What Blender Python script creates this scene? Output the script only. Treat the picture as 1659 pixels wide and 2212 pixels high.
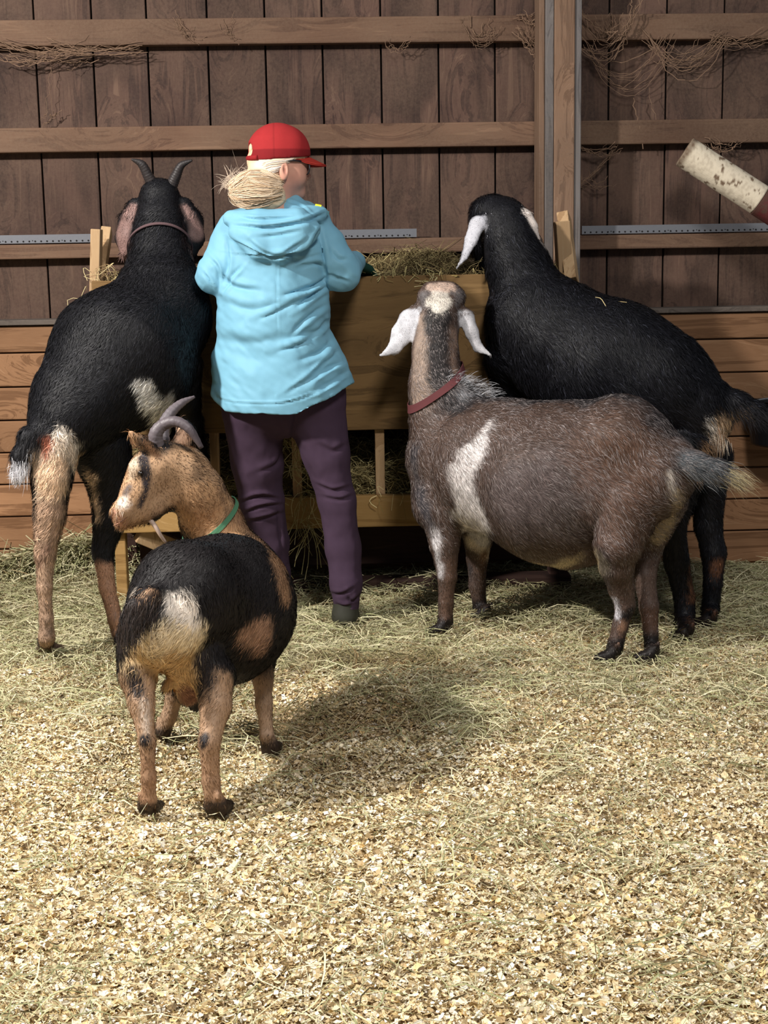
import bpy, math, random
import numpy as np
from mathutils import Matrix, Vector
for o in list(bpy.data.objects): bpy.data.objects.remove(o, do_unlink=True)
rng = np.random.default_rng(7)
SC = bpy.context.scene
COL = SC.collection

# ------------------------------------------------------------------ camera
F, PITCH, YAW, ROLL, CAMZ = 3200.0, 10.3, 2.6, -0.95, 1.3
def _Rx(a): c, s = math.cos(a), math.sin(a); return np.array([[1, 0, 0], [0, c, -s], [0, s, c]])
def _Rz(a): c, s = math.cos(a), math.sin(a); return np.array([[c, -s, 0], [s, c, 0], [0, 0, 1]])
RC = _Rz(-math.radians(YAW)) @ _Rx(math.radians(90 - PITCH)) @ _Rz(math.radians(ROLL))
CC = np.array([0, 0, CAMZ])
cd = bpy.data.cameras.new('camera'); cam = bpy.data.objects.new('camera', cd); COL.objects.link(cam)
M4 = np.eye(4); M4[:3, :3] = RC; M4[:3, 3] = CC
cam.matrix_world = Matrix(M4.tolist())
cd.sensor_fit = 'VERTICAL'; cd.sensor_height = 36.0; cd.lens = F / 2212 * 36.0
cd.clip_start = .05; cd.clip_end = 100
SC.camera = cam
def at(px, py, Y):
    d = RC @ np.array([(px - 829.5) / F, -(py - 1106) / F, -1.0]); return CC + d * (Y / d[1])
def G(px, py, z=0.0):
    d = RC @ np.array([(px - 829.5) / F, -(py - 1106) / F, -1.0]); return CC + d * ((z - CAMZ) / d[2])
def proj(P):
    q = (np.asarray(P) - CC) @ RC
    return 829.5 + F * q[..., 0] / -q[..., 2], 1106 - F * q[..., 1] / -q[..., 2]

# ------------------------------------------------------------------ light
w = bpy.data.worlds.new('world'); SC.world = w; w.use_nodes = True
w.node_tree.nodes['Background'].inputs[0].default_value = (.80, .88, 1, 1)
w.node_tree.nodes['Background'].inputs[1].default_value = .15
def lamp(name, loc, target, power, size, color):
    d = bpy.data.lights.new(name, 'AREA'); d.energy = power; d.shape = 'DISK'; d.size = size; d.color = color
    o = bpy.data.objects.new(name, d); COL.objects.link(o); o.location = loc
    o.rotation_euler = (Vector(target) - Vector(loc)).to_track_quat('-Z', 'Y').to_euler(); return o
lamp('barn_lamp', (-2.75, 2.75, 3.0), (0, 4.2, .2), 262, .22, (1, .95, .89))
lamp('barn_lamp', (.9, .9, 4.1), (.3, 3.9, 0), 140, .9, (1, .96, .91))
SC.view_settings.view_transform = 'Standard'; SC.view_settings.look = 'None'
SC.view_settings.exposure = 0.0; SC.view_settings.gamma = 1.0; SC.view_settings.use_curve_mapping = False

# ------------------------------------------------------------------ noise
_tab = rng.random(65536).astype(np.float32)
def vnoise(P, s, seed=0):
    P = np.asarray(P, dtype=np.float64) * s + 100.0 + seed * 17.31
    I = np.floor(P).astype(np.int64); f = P - I; f = f * f * (3 - 2 * f); r = 0
    for dx in (0, 1):
        for dy in (0, 1):
            for dz in (0, 1):
                h = ((I[..., 0] + dx) * 73856093) ^ ((I[..., 1] + dy) * 19349663) ^ ((I[..., 2] + dz) * 83492791)
                v = _tab[(h ^ (h >> 13)) & 65535]
                r = r + v * (f[..., 0] if dx else 1 - f[..., 0]) * (f[..., 1] if dy else 1 - f[..., 1]) * (f[..., 2] if dz else 1 - f[..., 2])
    return r * 2 - 1
def fbm(P, s, n=3, seed=0):
    r = 0; a = 1
    for i in range(n): r = r + a * vnoise(P, s * 2 ** i, seed + i); a *= .5
    return r
def lin(c):
    c = np.asarray(c, dtype=float) / 255.0
    return np.where(c <= .04045, c / 12.92, ((c + .055) / 1.055) ** 2.4)
def sstep(a, b, x):
    t = np.clip((x - a) / (b - a), 0, 1); return t * t * (3 - 2 * t)

# ------------------------------------------------------------------ materials
def mat(name, rough=.8, color=None, attr=None, spec=.3, **kw):
    m = bpy.data.materials.new(name); m.use_nodes = True; nt = m.node_tree; b = nt.nodes['Principled BSDF']
    b.inputs['Roughness'].default_value = rough; b.inputs['Specular IOR Level'].default_value = spec
    if color is not None: b.inputs['Base Color'].default_value = (*lin(color), 1)
    if attr:
        a = nt.nodes.new('ShaderNodeAttribute'); a.attribute_name = attr; nt.links.new(a.outputs['Color'], b.inputs['Base Color'])
    for k, v in kw.items(): b.inputs[k.replace('_', ' ')].default_value = v
    return m
def N(nt, t, **kw):
    n = nt.nodes.new(t)
    for k, v in kw.items(): setattr(n, k, v)
    return n
def add_bump(m, scale=200, strength=.3, dist=.002, stretch=(1, 1, 1)):
    nt = m.node_tree; b = nt.nodes['Principled BSDF']
    tc = N(nt, 'ShaderNodeTexCoord'); mp = N(nt, 'ShaderNodeMapping'); mp.inputs['Scale'].default_value = stretch
    no = N(nt, 'ShaderNodeTexNoise'); no.inputs['Scale'].default_value = scale; no.inputs['Detail'].default_value = 4
    bu = N(nt, 'ShaderNodeBump'); bu.inputs['Strength'].default_value = strength; bu.inputs['Distance'].default_value = dist
    nt.links.new(tc.outputs['Object'], mp.inputs['Vector']); nt.links.new(mp.outputs[0], no.inputs['Vector'])
    nt.links.new(no.outputs['Fac'], bu.inputs['Height']); nt.links.new(bu.outputs[0], b.inputs['Normal']); return m
def wood(name, dark, mid, light, axis='x', grain=1.0, dust=None, dustamt=.5, knots=.5, rough=.8, patch=.5):
    """procedural sawn wood; attribute rnd (red channel) tells the boards apart"""
    m = bpy.data.materials.new(name); m.use_nodes = True; nt = m.node_tree; L = nt.links.new
    b = nt.nodes['Principled BSDF']; b.inputs['Roughness'].default_value = rough; b.inputs['Specular IOR Level'].default_value = .25
    tc = N(nt, 'ShaderNodeTexCoord'); at_ = N(nt, 'ShaderNodeAttribute', attribute_name='rnd')
    sc = N(nt, 'ShaderNodeVectorMath', operation='SCALE'); sc.inputs['Scale'].default_value = 23.0; L(at_.outputs['Color'], sc.inputs[0])
    ad = N(nt, 'ShaderNodeVectorMath', operation='ADD'); L(tc.outputs['Object'], ad.inputs[0]); L(sc.outputs[0], ad.inputs[1])
    s = {'x': (1.0, 14, 14), 'z': (14, 14, 1.0), 'y': (14, 1, 14)}[axis]
    s2 = {'x': (3, 6, 6), 'z': (6, 6, 3), 'y': (6, 3, 6)}[axis]
    mp = N(nt, 'ShaderNodeMapping'); mp.inputs['Scale'].default_value = tuple(v * grain for v in s); L(ad.outputs[0], mp.inputs['Vector'])
    # knots bend the grain around them
    kp = N(nt, 'ShaderNodeMapping'); kp.inputs['Scale'].default_value = tuple(v * .62 for v in s2); L(ad.outputs[0], kp.inputs['Vector'])
    vo = N(nt, 'ShaderNodeTexVoronoi'); vo.inputs['Scale'].default_value = 1.0; vo.inputs['Randomness'].default_value = 1.0; L(kp.outputs[0], vo.inputs['Vector'])
    kr = N(nt, 'ShaderNodeMapRange'); kr.inputs['From Min'].default_value = .03; kr.inputs['From Max'].default_value = .13
    kr.inputs['To Min'].default_value = 1; kr.inputs['To Max'].default_value = 0; L(vo.outputs['Distance'], kr.inputs['Value'])
    k2 = N(nt, 'ShaderNodeMapRange'); k2.inputs['From Min'].default_value = .0; k2.inputs['From Max'].default_value = .45
    k2.inputs['To Min'].default_value = 2.2; k2.inputs['To Max'].default_value = 0; L(vo.outputs['Distance'], k2.inputs['Value'])
    cx = N(nt, 'ShaderNodeCombineXYZ'); L(k2.outputs[0], cx.inputs[0]); L(k2.outputs[0], cx.inputs[1]); L(k2.outputs[0], cx.inputs[2])
    a2 = N(nt, 'ShaderNodeVectorMath', operation='ADD'); L(mp.outputs[0], a2.inputs[0]); L(cx.outputs[0], a2.inputs[1])
    no = N(nt, 'ShaderNodeTexNoise'); no.inputs['Scale'].default_value = 1.6; no.inputs['Detail'].default_value = 9; no.inputs['Roughness'].default_value = .68; no.inputs['Distortion'].default_value = .7
    L(a2.outputs[0], no.inputs['Vector'])
    # growth rings
    wv = N(nt, 'ShaderNodeMath', operation='MULTIPLY'); wv.inputs[1].default_value = 42; L(no.outputs['Fac'], wv.inputs[0])
    sn = N(nt, 'ShaderNodeMath', operation='SINE'); L(wv.outputs[0], sn.inputs[0])
    sm = N(nt, 'ShaderNodeMath', operation='MULTIPLY_ADD'); sm.inputs[1].default_value = .055; L(sn.outputs[0], sm.inputs[0]); L(no.outputs['Fac'], sm.inputs[2])
    rp = N(nt, 'ShaderNodeValToRGB'); e = rp.color_ramp.elements
    e[0].position = .32; e[0].color = (*lin(dark), 1); e[1].position = .72; e[1].color = (*lin(light), 1)
    e.new(.5).color = (*lin(mid), 1); L(sm.outputs[0], rp.inputs['Fac'])
    # per board tint
    hs = N(nt, 'ShaderNodeHueSaturation'); L(rp.outputs['Color'], hs.inputs['Color'])
    vr = N(nt, 'ShaderNodeMapRange'); vr.inputs['To Min'].default_value = .68; vr.inputs['To Max'].default_value = 1.25
    sx = N(nt, 'ShaderNodeSeparateColor'); L(at_.outputs['Color'], sx.inputs[0]); L(sx.outputs[0], vr.inputs['Value']); L(vr.outputs[0], hs.inputs['Value'])
    # big weather blotches
    pn = N(nt, 'ShaderNodeTexNoise'); pn.inputs['Scale'].default_value = 2.4; pn.inputs['Detail'].default_value = 5; pn.inputs['Distortion'].default_value = 1.2
    pm = N(nt, 'ShaderNodeMapping'); pm.inputs['Scale'].default_value = {'x': (.6, 1, 1.6), 'z': (1.8, 1, .8), 'y': (1, 1, 1)}[axis]; L(ad.outputs[0], pm.inputs['Vector']); L(pm.outputs[0], pn.inputs['Vector'])
    pr = N(nt, 'ShaderNodeMapRange'); pr.inputs['From Min'].default_value = .38; pr.inputs['From Max'].default_value = .62; pr.inputs['To Min'].default_value = 0; pr.inputs['To Max'].default_value = patch; L(pn.outputs['Fac'], pr.inputs['Value'])
    mx = N(nt, 'ShaderNodeMix', data_type='RGBA'); L(pr.outputs[0], mx.inputs[0]); L(hs.outputs[0], mx.inputs[6]); mx.inputs[7].default_value = (*(lin(dark) * .7), 1)
    km = N(nt, 'ShaderNodeMath', operation='MULTIPLY'); km.inputs[1].default_value = knots; L(kr.outputs[0], km.inputs[0])
    mk_ = N(nt, 'ShaderNodeMix', data_type='RGBA'); L(km.outputs[0], mk_.inputs[0]); L(mx.outputs[2], mk_.inputs[6]); mk_.inputs[7].default_value = (*(lin(dark) * .45), 1)
    last = mk_.outputs[2]
    if dust is not None:
        dn = N(nt, 'ShaderNodeTexNoise'); dn.inputs['Scale'].default_value = 90; dn.inputs['Detail'].default_value = 6; dn.inputs['Roughness'].default_value = .75; L(tc.outputs['Object'], dn.inputs['Vector'])
        d2 = N(nt, 'ShaderNodeTexNoise'); d2.inputs['Scale'].default_value = 3.5; d2.inputs['Detail'].default_value = 6; L(tc.outputs['Object'], d2.inputs['Vector'])
        dm = N(nt, 'ShaderNodeMath', operation='MULTIPLY'); L(dn.outputs['Fac'], dm.inputs[0]); L(d2.outputs['Fac'], dm.inputs[1])
        dr = N(nt, 'ShaderNodeMapRange'); dr.inputs['From Min'].default_value = .12; dr.inputs['From Max'].default_value = .38; dr.inputs['To Max'].default_value = dustamt; L(dm.outputs[0], dr.inputs['Value'])
        md = N(nt, 'ShaderNodeMix', data_type='RGBA'); L(dr.outputs[0], md.inputs[0]); L(last, md.inputs[6]); md.inputs[7].default_value = (*lin(dust), 1)
        last = md.outputs[2]
    L(last, b.inputs['Base Color'])
    bu = N(nt, 'ShaderNodeBump'); bu.inputs['Strength'].default_value = .5; bu.inputs['Distance'].default_value = .004; L(sm.outputs[0], bu.inputs['Height']); L(bu.outputs[0], b.inputs['Normal'])
    return m

M_wall = wood('weathered_siding', (50, 36, 34), (84, 62, 54), (112, 88, 74), 'z', 1.0, (106, 86, 72), .5, .85, patch=.8)
M_girt = wood('dusty_girt', (78, 55, 44), (104, 78, 62), (126, 98, 78), 'x', 1.0, (116, 95, 78), .6, .5)
M_plank = wood('pine_wainscot', (116, 82, 56), (156, 116, 84), (176, 136, 102), 'x', .8, None, 0, .85, patch=.35)
M_ply = wood('plywood_golden', (92, 70, 42), (124, 96, 60), (144, 114, 74), 'x', .6, None, 0, .35, patch=.5)
M_rail = wood('golden_pine', (134, 102, 58), (162, 128, 78), (180, 146, 96), 'x', .7, None, 0, .3, patch=.25)
M_post = wood('brown_post', (98, 74, 58), (128, 100, 80), (146, 118, 96), 'z', 1.2, (120, 102, 88), .4, .2, patch=.3)
M_pale = wood('pale_stud', (150, 118, 84), (188, 156, 118), (208, 180, 142), 'z', .8, None, 0, .3, patch=.4)
M_brace = wood('dark_skid', (44, 28, 24), (62, 42, 36), (80, 58, 48), 'x', .8, None, 0, .3)
M_ledge = wood('grey_ledge', (70, 62, 58), (92, 84, 78), (112, 102, 94), 'x', .8, (110, 100, 92), .5, .1)
M_gap = mat('wall_gap', .95, (22, 16, 14))
M_steel = add_bump(mat('galvanised_steel', .6, (112, 114, 120), Metallic=.35), 60, .2)
M_hole = mat('hole_dark', .9, (30, 28, 28))
M_coat = mat('coat_hair', .55, attr='Col', spec=.26)
M_col = mat('vertex_dyed', .85, attr='Col', spec=.15)
M_horn = add_bump(mat('horn', .5, attr='Col', spec=.4), 90, .5, .003)
M_skin = mat('skin', .55, attr='Col', spec=.35)
M_skin.node_tree.nodes['Principled BSDF'].inputs['Subsurface Weight'].default_value = .08
M_skin.node_tree.nodes['Principled BSDF'].inputs['Subsurface Radius'].default_value = (.02, .008, .004)
M_jacket = add_bump(mat('rain_shell', .62, attr='Col', spec=.3), 260, .25, .0008)
M_pants = add_bump(mat('trouser_cloth', .9, attr='Col', spec=.12), 700, .3, .0006)
M_cap = add_bump(mat('cap_cloth', .85, attr='Col', spec=.15), 900, .35, .0006)
M_strap = add_bump(mat('nylon_strap', .8, attr='Col', spec=.2), 500, .4, .0008)
M_black = mat('black_plastic', .45, (28, 28, 32))
M_glass = mat('lens_glass', .08, (60, 40, 44), spec=.6)
M_glass.node_tree.nodes['Principled BSDF'].inputs['Transmission Weight'].default_value = .5
M_boot = mat('boot_rubber', .6, attr='Col')
M_tube = add_bump(mat('peeling_tube', .75, attr='Col'), 60, .5, .003)

# ------------------------------------------------------------------ mesh plumbing
def mkmesh(name, V, faces, mt, col=None, rnd=None, origin=(0, 0, 0), parent=None, smooth=False, normals=None, matidx=None):
    V = np.asarray(V, dtype=np.float64) - np.asarray(origin)
    me = bpy.data.meshes.new(name)
    if isinstance(faces, np.ndarray): faces = [faces]
    faces = [np.asarray(f, dtype=np.int32) for f in faces if len(f)]
    nl = sum(f.size for f in faces); nf = sum(len(f) for f in faces)
    me.vertices.add(len(V)); me.vertices.foreach_set('co', V.astype(np.float32).ravel())
    me.loops.add(nl); me.loops.foreach_set('vertex_index', np.concatenate([f.ravel() for f in faces]))
    me.polygons.add(nf)
    tot = np.concatenate([np.full(len(f), f.shape[1], dtype=np.int32) for f in faces])
    st = np.concatenate([[0], np.cumsum(tot)[:-1]]).astype(np.int32)
    me.polygons.foreach_set('loop_start', st)
    me.polygons.foreach_set('use_smooth', np.full(nf, smooth))
    me.update(calc_edges=True)
    for nm, c in (('Col', col), ('rnd', rnd)):
        if c is not None:
            a = me.attributes.new(nm, 'FLOAT_COLOR', 'POINT'); c = np.asarray(c, dtype=np.float32)
            if c.ndim == 1: c = np.stack([c, (c * 7.13) % 1, (c * 3.77) % 1], 1)
            a.data.foreach_set('color', np.concatenate([c, np.ones((len(c), 1), np.float32)], 1).ravel())
    if isinstance(mt, (list, tuple)):
        for q in mt: me.materials.append(q)
        me.polygons.foreach_set('material_index', np.asarray(matidx, dtype=np.int32))
    else: me.materials.append(mt)
    me.validate(clean_customdata=False)
    if normals is not None and len(normals) == len(me.vertices):
        me.normals_split_custom_set_from_vertices(np.asarray(normals, dtype=np.float32).tolist())
    o = bpy.data.objects.new(name, me); COL.objects.link(o)
    if parent is not None: o.parent = parent
    else: o.location = tuple(origin)
    return o
def tag(o, label=None, cat=None, group=None, kind=None):
    if label: o['label'] = label
    if cat: o['category'] = cat
    if group: o['group'] = group
    if kind: o['kind'] = kind
    return o
def empty(name, loc):
    o = bpy.data.objects.new(name, None); COL.objects.link(o); o.location = tuple(loc); o.empty_display_size = .1; return o
class MB:
    """collects boxes / lathes into one mesh"""
    def __init__(s): s.V = []; s.F = {}; s.R = []; s.n = 0; s.C = []
    def add(s, V, F, r=.5, c=None):
        V = np.asarray(V, float); s.V.append(V); s.R.append(np.full(len(V), r))
        s.C.append(np.tile(np.asarray(c if c is not None else (1, 1, 1), float), (len(V), 1)) if c is None or np.ndim(c) == 1 else c)
        F = np.asarray(F); s.F.setdefault(F.shape[1], []).append(F + s.n); s.n += len(V)
    def box(s, lo, hi, r=None, c=None):
        lo = np.asarray(lo, float); hi = np.asarray(hi, float)
        s.obox((lo + hi) / 2, np.diag((hi - lo) / 2), r, c)
    def obox(s, cen, ax, r=None, c=None):
        r = rng.random() if r is None else r
        S = np.array([[-1, -1, -1], [1, -1, -1], [1, 1, -1], [-1, 1, -1], [-1, -1, 1], [1, -1, 1], [1, 1, 1], [-1, 1, 1]], float)
        s.add(np.asarray(cen) + S @ np.asarray(ax, float), [[0, 3, 2, 1], [4, 5, 6, 7], [0, 1, 5, 4], [1, 2, 6, 5], [2, 3, 7, 6], [3, 0, 4, 7]], r, c)
    def beam(s, a, b, w, t, up=(0, 1, 0), r=None, c=None):
        a = np.asarray(a, float); b = np.asarray(b, float); d = b - a; L = np.linalg.norm(d); d = d / L
        u = np.asarray(up, float); u = u - d * (u @ d); u /= np.linalg.norm(u); v = np.cross(d, u)
        s.obox((a + b) / 2, np.array([v * w / 2, u * t / 2, d * L / 2]), r, c)
    def lathe(s, a, b, prof, n=32, r=.5, c=None, caps=True):
        """prof: list of (t along a->b, radius)"""
        a = np.asarray(a, float); b = np.asarray(b, float); d = b - a; L = np.linalg.norm(d); d = d / L
        u = np.array([0, 0, 1.0]) if abs(d[2]) < .9 else np.array([1.0, 0, 0]); u = u - d * (u @ d); u /= np.linalg.norm(u); v = np.cross(d, u)
        th = np.linspace(0, 2 * math.pi, n, endpoint=False); ring = np.outer(np.cos(th), u) + np.outer(np.sin(th), v)
        V = np.concatenate([a + d * L * t + ring * q for t, q in prof]); m = len(prof)
        i = np.arange(n); j = (i + 1) % n
        Fq = np.concatenate([np.stack([k * n + i, k * n + j, (k + 1) * n + j, (k + 1) * n + i], 1) for k in range(m - 1)])
        s.add(V, Fq, r, c)
        if caps:
            for k, flip in ((0, 1), (m - 1, 0)):
                cen = V[k * n:(k + 1) * n].mean(0); VV = np.vstack([V[k * n:(k + 1) * n], cen])
                T = np.stack([i, j, np.full(n, n)], 1); s.add(VV, T[:, ::-1] if flip else T, r, c)
    def build(s, name, mt, origin=(0, 0, 0), parent=None, bevel=0, smooth=False):
        o = mkmesh(name, np.concatenate(s.V), [np.concatenate(v) for v in s.F.values()], mt, rnd=np.concatenate(s.R), col=np.concatenate(s.C), origin=origin, parent=parent, smooth=smooth)
        if bevel:
            b = o.modifiers.new('b', 'BEVEL'); b.width = bevel; b.segments = 2; b.limit_method = 'ANGLE'; b.angle_limit = .8
        return o
def ribbons(paths, width, cols, normals=None, taper=None):
    """paths [N,K,3], width [N]; flat thin stalks"""
    P = np.asarray(paths); n, K, _ = P.shape
    T = np.gradient(P, axis=1); T /= np.linalg.norm(T, axis=2, keepdims=True) + 1e-9
    nrm = rng.normal(size=(n, 1, 3)) * .5 + np.array([0, -.4, 1.0]) if normals is None else normals[:, None, :] + rng.normal(size=(n, 1, 3)) * .3
    S = np.cross(T, nrm); S /= np.linalg.norm(S, axis=2, keepdims=True) + 1e-9
    tp = np.ones(K) if taper is None else np.asarray(taper)
    w_ = (width[:, None] * tp[None, :])[:, :, None] * .5
    V = np.stack([P - S * w_, P + S * w_], 2).reshape(-1, 3)
    b = (np.arange(n) * K * 2)[:, None] + (np.arange(K - 1) * 2)[None, :]; b = b.ravel()
    Fq = np.stack([b, b + 1, b + 3, b + 2], 1)
    C = np.repeat(cols, K * 2, axis=0) if cols.ndim == 2 else np.repeat(cols.reshape(-1, 3), 2, axis=0)
    return V, Fq, C

# ------------------------------------------------------------------ implicit bodies
class SDF:
    def __init__(s, h): s.p = []; s.h = h
    def cone(s, a, b, ra, rb, k=.03, flat=None, fn=(0, 1, 0), op=1):
        s.p.append(('c', np.asarray(a, float), np.asarray(b, float), ra, rb, k, flat, np.asarray(fn, float) / np.linalg.norm(fn), op)); return s
    def chain(s, pts, k=.03, **kw):
        """pts: (point, radius)"""
        for (a, ra), (b, rb) in zip(pts[:-1], pts[1:]): s.cone(a, b, ra, rb, k, **kw)
    def px(s, pts, k=.03, **kw):
        """pts: (px, py, Y, radius px)"""
        q = [(at(x, y, Y), r * Y / F) for x, y, Y, r in pts]
        if len(q) == 1: s.cone(q[0][0], q[0][0] + 1e-4, q[0][1], q[0][1], k, **kw)
        else: s.chain(q, k, **kw)
    def ell(s, c, r, k=.03, R=None, op=1):
        s.p.append(('e', np.asarray(c, float), np.asarray(r, float), R if R is not None else np.eye(3), None, k, None, None, op)); return s
    def plane(s, p, n): s.p.append(('p', np.asarray(p, float), np.asarray(n, float) / np.linalg.norm(n), 0, 0, 0, None, None, -1)); return s
    def mesh(s, smooth=2, disp=None):
        lo = np.full(3, 1e9); hi = -lo
        for q in s.p:
            if q[0] == 'c' and q[8] > 0:
                r = max(q[3], q[4]); lo = np.minimum(lo, np.minimum(q[1], q[2]) - r); hi = np.maximum(hi, np.maximum(q[1], q[2]) + r)
            if q[0] == 'e' and q[8] > 0:
                r = q[2].max(); lo = np.minimum(lo, q[1] - r); hi = np.maximum(hi, q[1] + r)
        h = s.h; lo = lo - 4 * h; hi = hi + 4 * h; n = np.ceil((hi - lo) / h).astype(int) + 1
        D = np.full(n, 1.0, np.float32)
        ax = [lo[i] + np.arange(n[i]) * h for i in range(3)]
        for q in s.p:
            k = q[5]
            if q[0] == 'p':
                X, Y, Z = np.meshgrid(*ax, indexing='ij', sparse=True)
                d = (X - q[1][0]) * q[2][0] + (Y - q[1][1]) * q[2][1] + (Z - q[1][2]) * q[2][2]
                D = np.maximum(D, d.astype(np.float32)); continue
            if q[0] == 'c': r = max(q[3], q[4]); a = np.minimum(q[1], q[2]) - r; b = np.maximum(q[1], q[2]) + r
            else: r = q[2].max(); a = q[1] - r; b = q[1] + r
            a = a - k - 4 * h; b = b + k + 4 * h
            i0 = np.maximum(np.floor((a - lo) / h).astype(int), 0); i1 = np.minimum(np.ceil((b - lo) / h).astype(int) + 1, n)
            if (i1 <= i0).any(): continue
            X, Y, Z = np.meshgrid(*[ax[i][i0[i]:i1[i]] for i in range(3)], indexing='ij')
            P = np.stack([X, Y, Z], -1)
            if q[0] == 'c':
                A, B, ra, rb = q[1:5]; sc = 1.0
                if q[6]:
                    f = q[6]; nn = q[7]
                    P = P + ((P - A) @ nn)[..., None] * nn * (1 / f - 1); B = B + ((B - A) @ nn) * nn * (1 / f - 1)
                ab = B - A; L2 = ab @ ab; t = np.clip(((P - A) @ ab) / max(L2, 1e-12), 0, 1)
                d = np.linalg.norm(P - A - t[..., None] * ab, axis=-1) - (ra + (rb - ra) * t)
            else:
                p = (P - q[1]) @ q[3]; k0 = np.linalg.norm(p / q[2], axis=-1); k1 = np.linalg.norm(p / q[2] ** 2, axis=-1) + 1e-9
                d = k0 * (k0 - 1) / k1
            sl = tuple(slice(i0[i], i1[i]) for i in range(3)); cur = D[sl]
            if q[8] > 0:
                hh = np.maximum(k - np.abs(cur - d), 0) / k if k > 0 else 0
                D[sl] = np.minimum(cur, d) - hh * hh * k * .25
            else:
                d = -d; hh = np.maximum(k - np.abs(cur - d), 0) / k
                D[sl] = np.maximum(cur, d) + hh * hh * k * .25
        # naive surface nets
        S = D < 0; nx, ny, nz = [v - 1 for v in n]
        cnt = np.zeros((nx, ny, nz), np.int8)
        for dx in (0, 1):
            for dy in (0, 1):
                for dz in (0, 1): cnt += S[dx:dx + nx, dy:dy + ny, dz:dz + nz]
        act = (cnt > 0) & (cnt < 8); I = np.argwhere(act); idx = np.full((nx, ny, nz), -1, np.int64); idx[act] = np.arange(len(I))
        acc = np.zeros((len(I), 3)); c = np.zeros(len(I))
        cor = [(a, b, d) for a in (0, 1) for b in (0, 1) for d in (0, 1)]
        for u in cor:
            for axx in range(3):
                if u[axx] == 0:
                    v = list(u); v[axx] = 1
                    Iu = I + u; Iv = I + v
                    du = D[Iu[:, 0], Iu[:, 1], Iu[:, 2]]; dv = D[Iv[:, 0], Iv[:, 1], Iv[:, 2]]
                    m = (du < 0) != (dv < 0); t = np.where(m, du / np.where(m, du - dv, 1), 0)
                    pt = np.array(u, float)[None] + t[:, None] * (np.array(v) - np.array(u))
                    acc[m] += pt[m]; c[m] += 1
        V = lo + (I + acc / np.maximum(c, 1)[:, None]) * h
        Fs = []
        for axx in range(3):
            b_, c_ = (axx + 1) % 3, (axx + 2) % 3
            sa = [slice(1, None)] * 3; sb = [slice(1, None)] * 3
            A = S[1:-1, 1:-1, 1:-1] if False else None
            sl0 = [slice(1, n[i] - 1) for i in range(3)]; sl1 = list(sl0); sl0[axx] = slice(0, n[axx] - 1); sl1[axx] = slice(1, n[axx])
            s0 = S[tuple(sl0)]; s1 = S[tuple(sl1)]; m = s0 != s1
            E = np.argwhere(m); fl = s0[m]; off = np.ones(3, int); off[axx] = 0; E = E + off
            def ci(db, dc):
                q = E.copy(); q[:, b_] -= db; q[:, c_] -= dc; return idx[q[:, 0], q[:, 1], q[:, 2]]
            Q = np.stack([ci(1, 1), ci(0, 1), ci(0, 0), ci(1, 0)], 1)
            Q[~fl] = Q[~fl][:, ::-1]; Q = Q[(Q >= 0).all(1)]; Fs.append(Q)
        Fq = np.concatenate(Fs)
        for _ in range(smooth): V = relax(V, Fq, .5)
        return V, Fq
def relax(V, Fq, w_):
    A = np.zeros_like(V); c = np.zeros(len(V))
    for i in range(4):
        for j in (1, 3):
            np.add.at(A, Fq[:, i], V[Fq[:, (i + j) % 4]]); np.add.at(c, Fq[:, i], 1)
    return V * (1 - w_) + w_ * A / np.maximum(c, 1)[:, None]
def vnormals(V, Fq):
    n = np.cross(V[Fq[:, 2]] - V[Fq[:, 0]], V[Fq[:, 3]] - V[Fq[:, 1]]) if Fq.shape[1] == 4 else np.cross(V[Fq[:, 1]] - V[Fq[:, 0]], V[Fq[:, 2]] - V[Fq[:, 0]])
    N_ = np.zeros_like(V)
    for i in range(Fq.shape[1]): np.add.at(N_, Fq[:, i], n)
    return N_ / (np.linalg.norm(N_, axis=1, keepdims=True) + 1e-12)
def segd(P, A, B):
    ab = B - A; t = np.clip(((P - A) @ ab) / max(ab @ ab, 1e-12), 0, 1)
    return np.linalg.norm(P - A - t[:, None] * ab, axis=1), t
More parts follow.
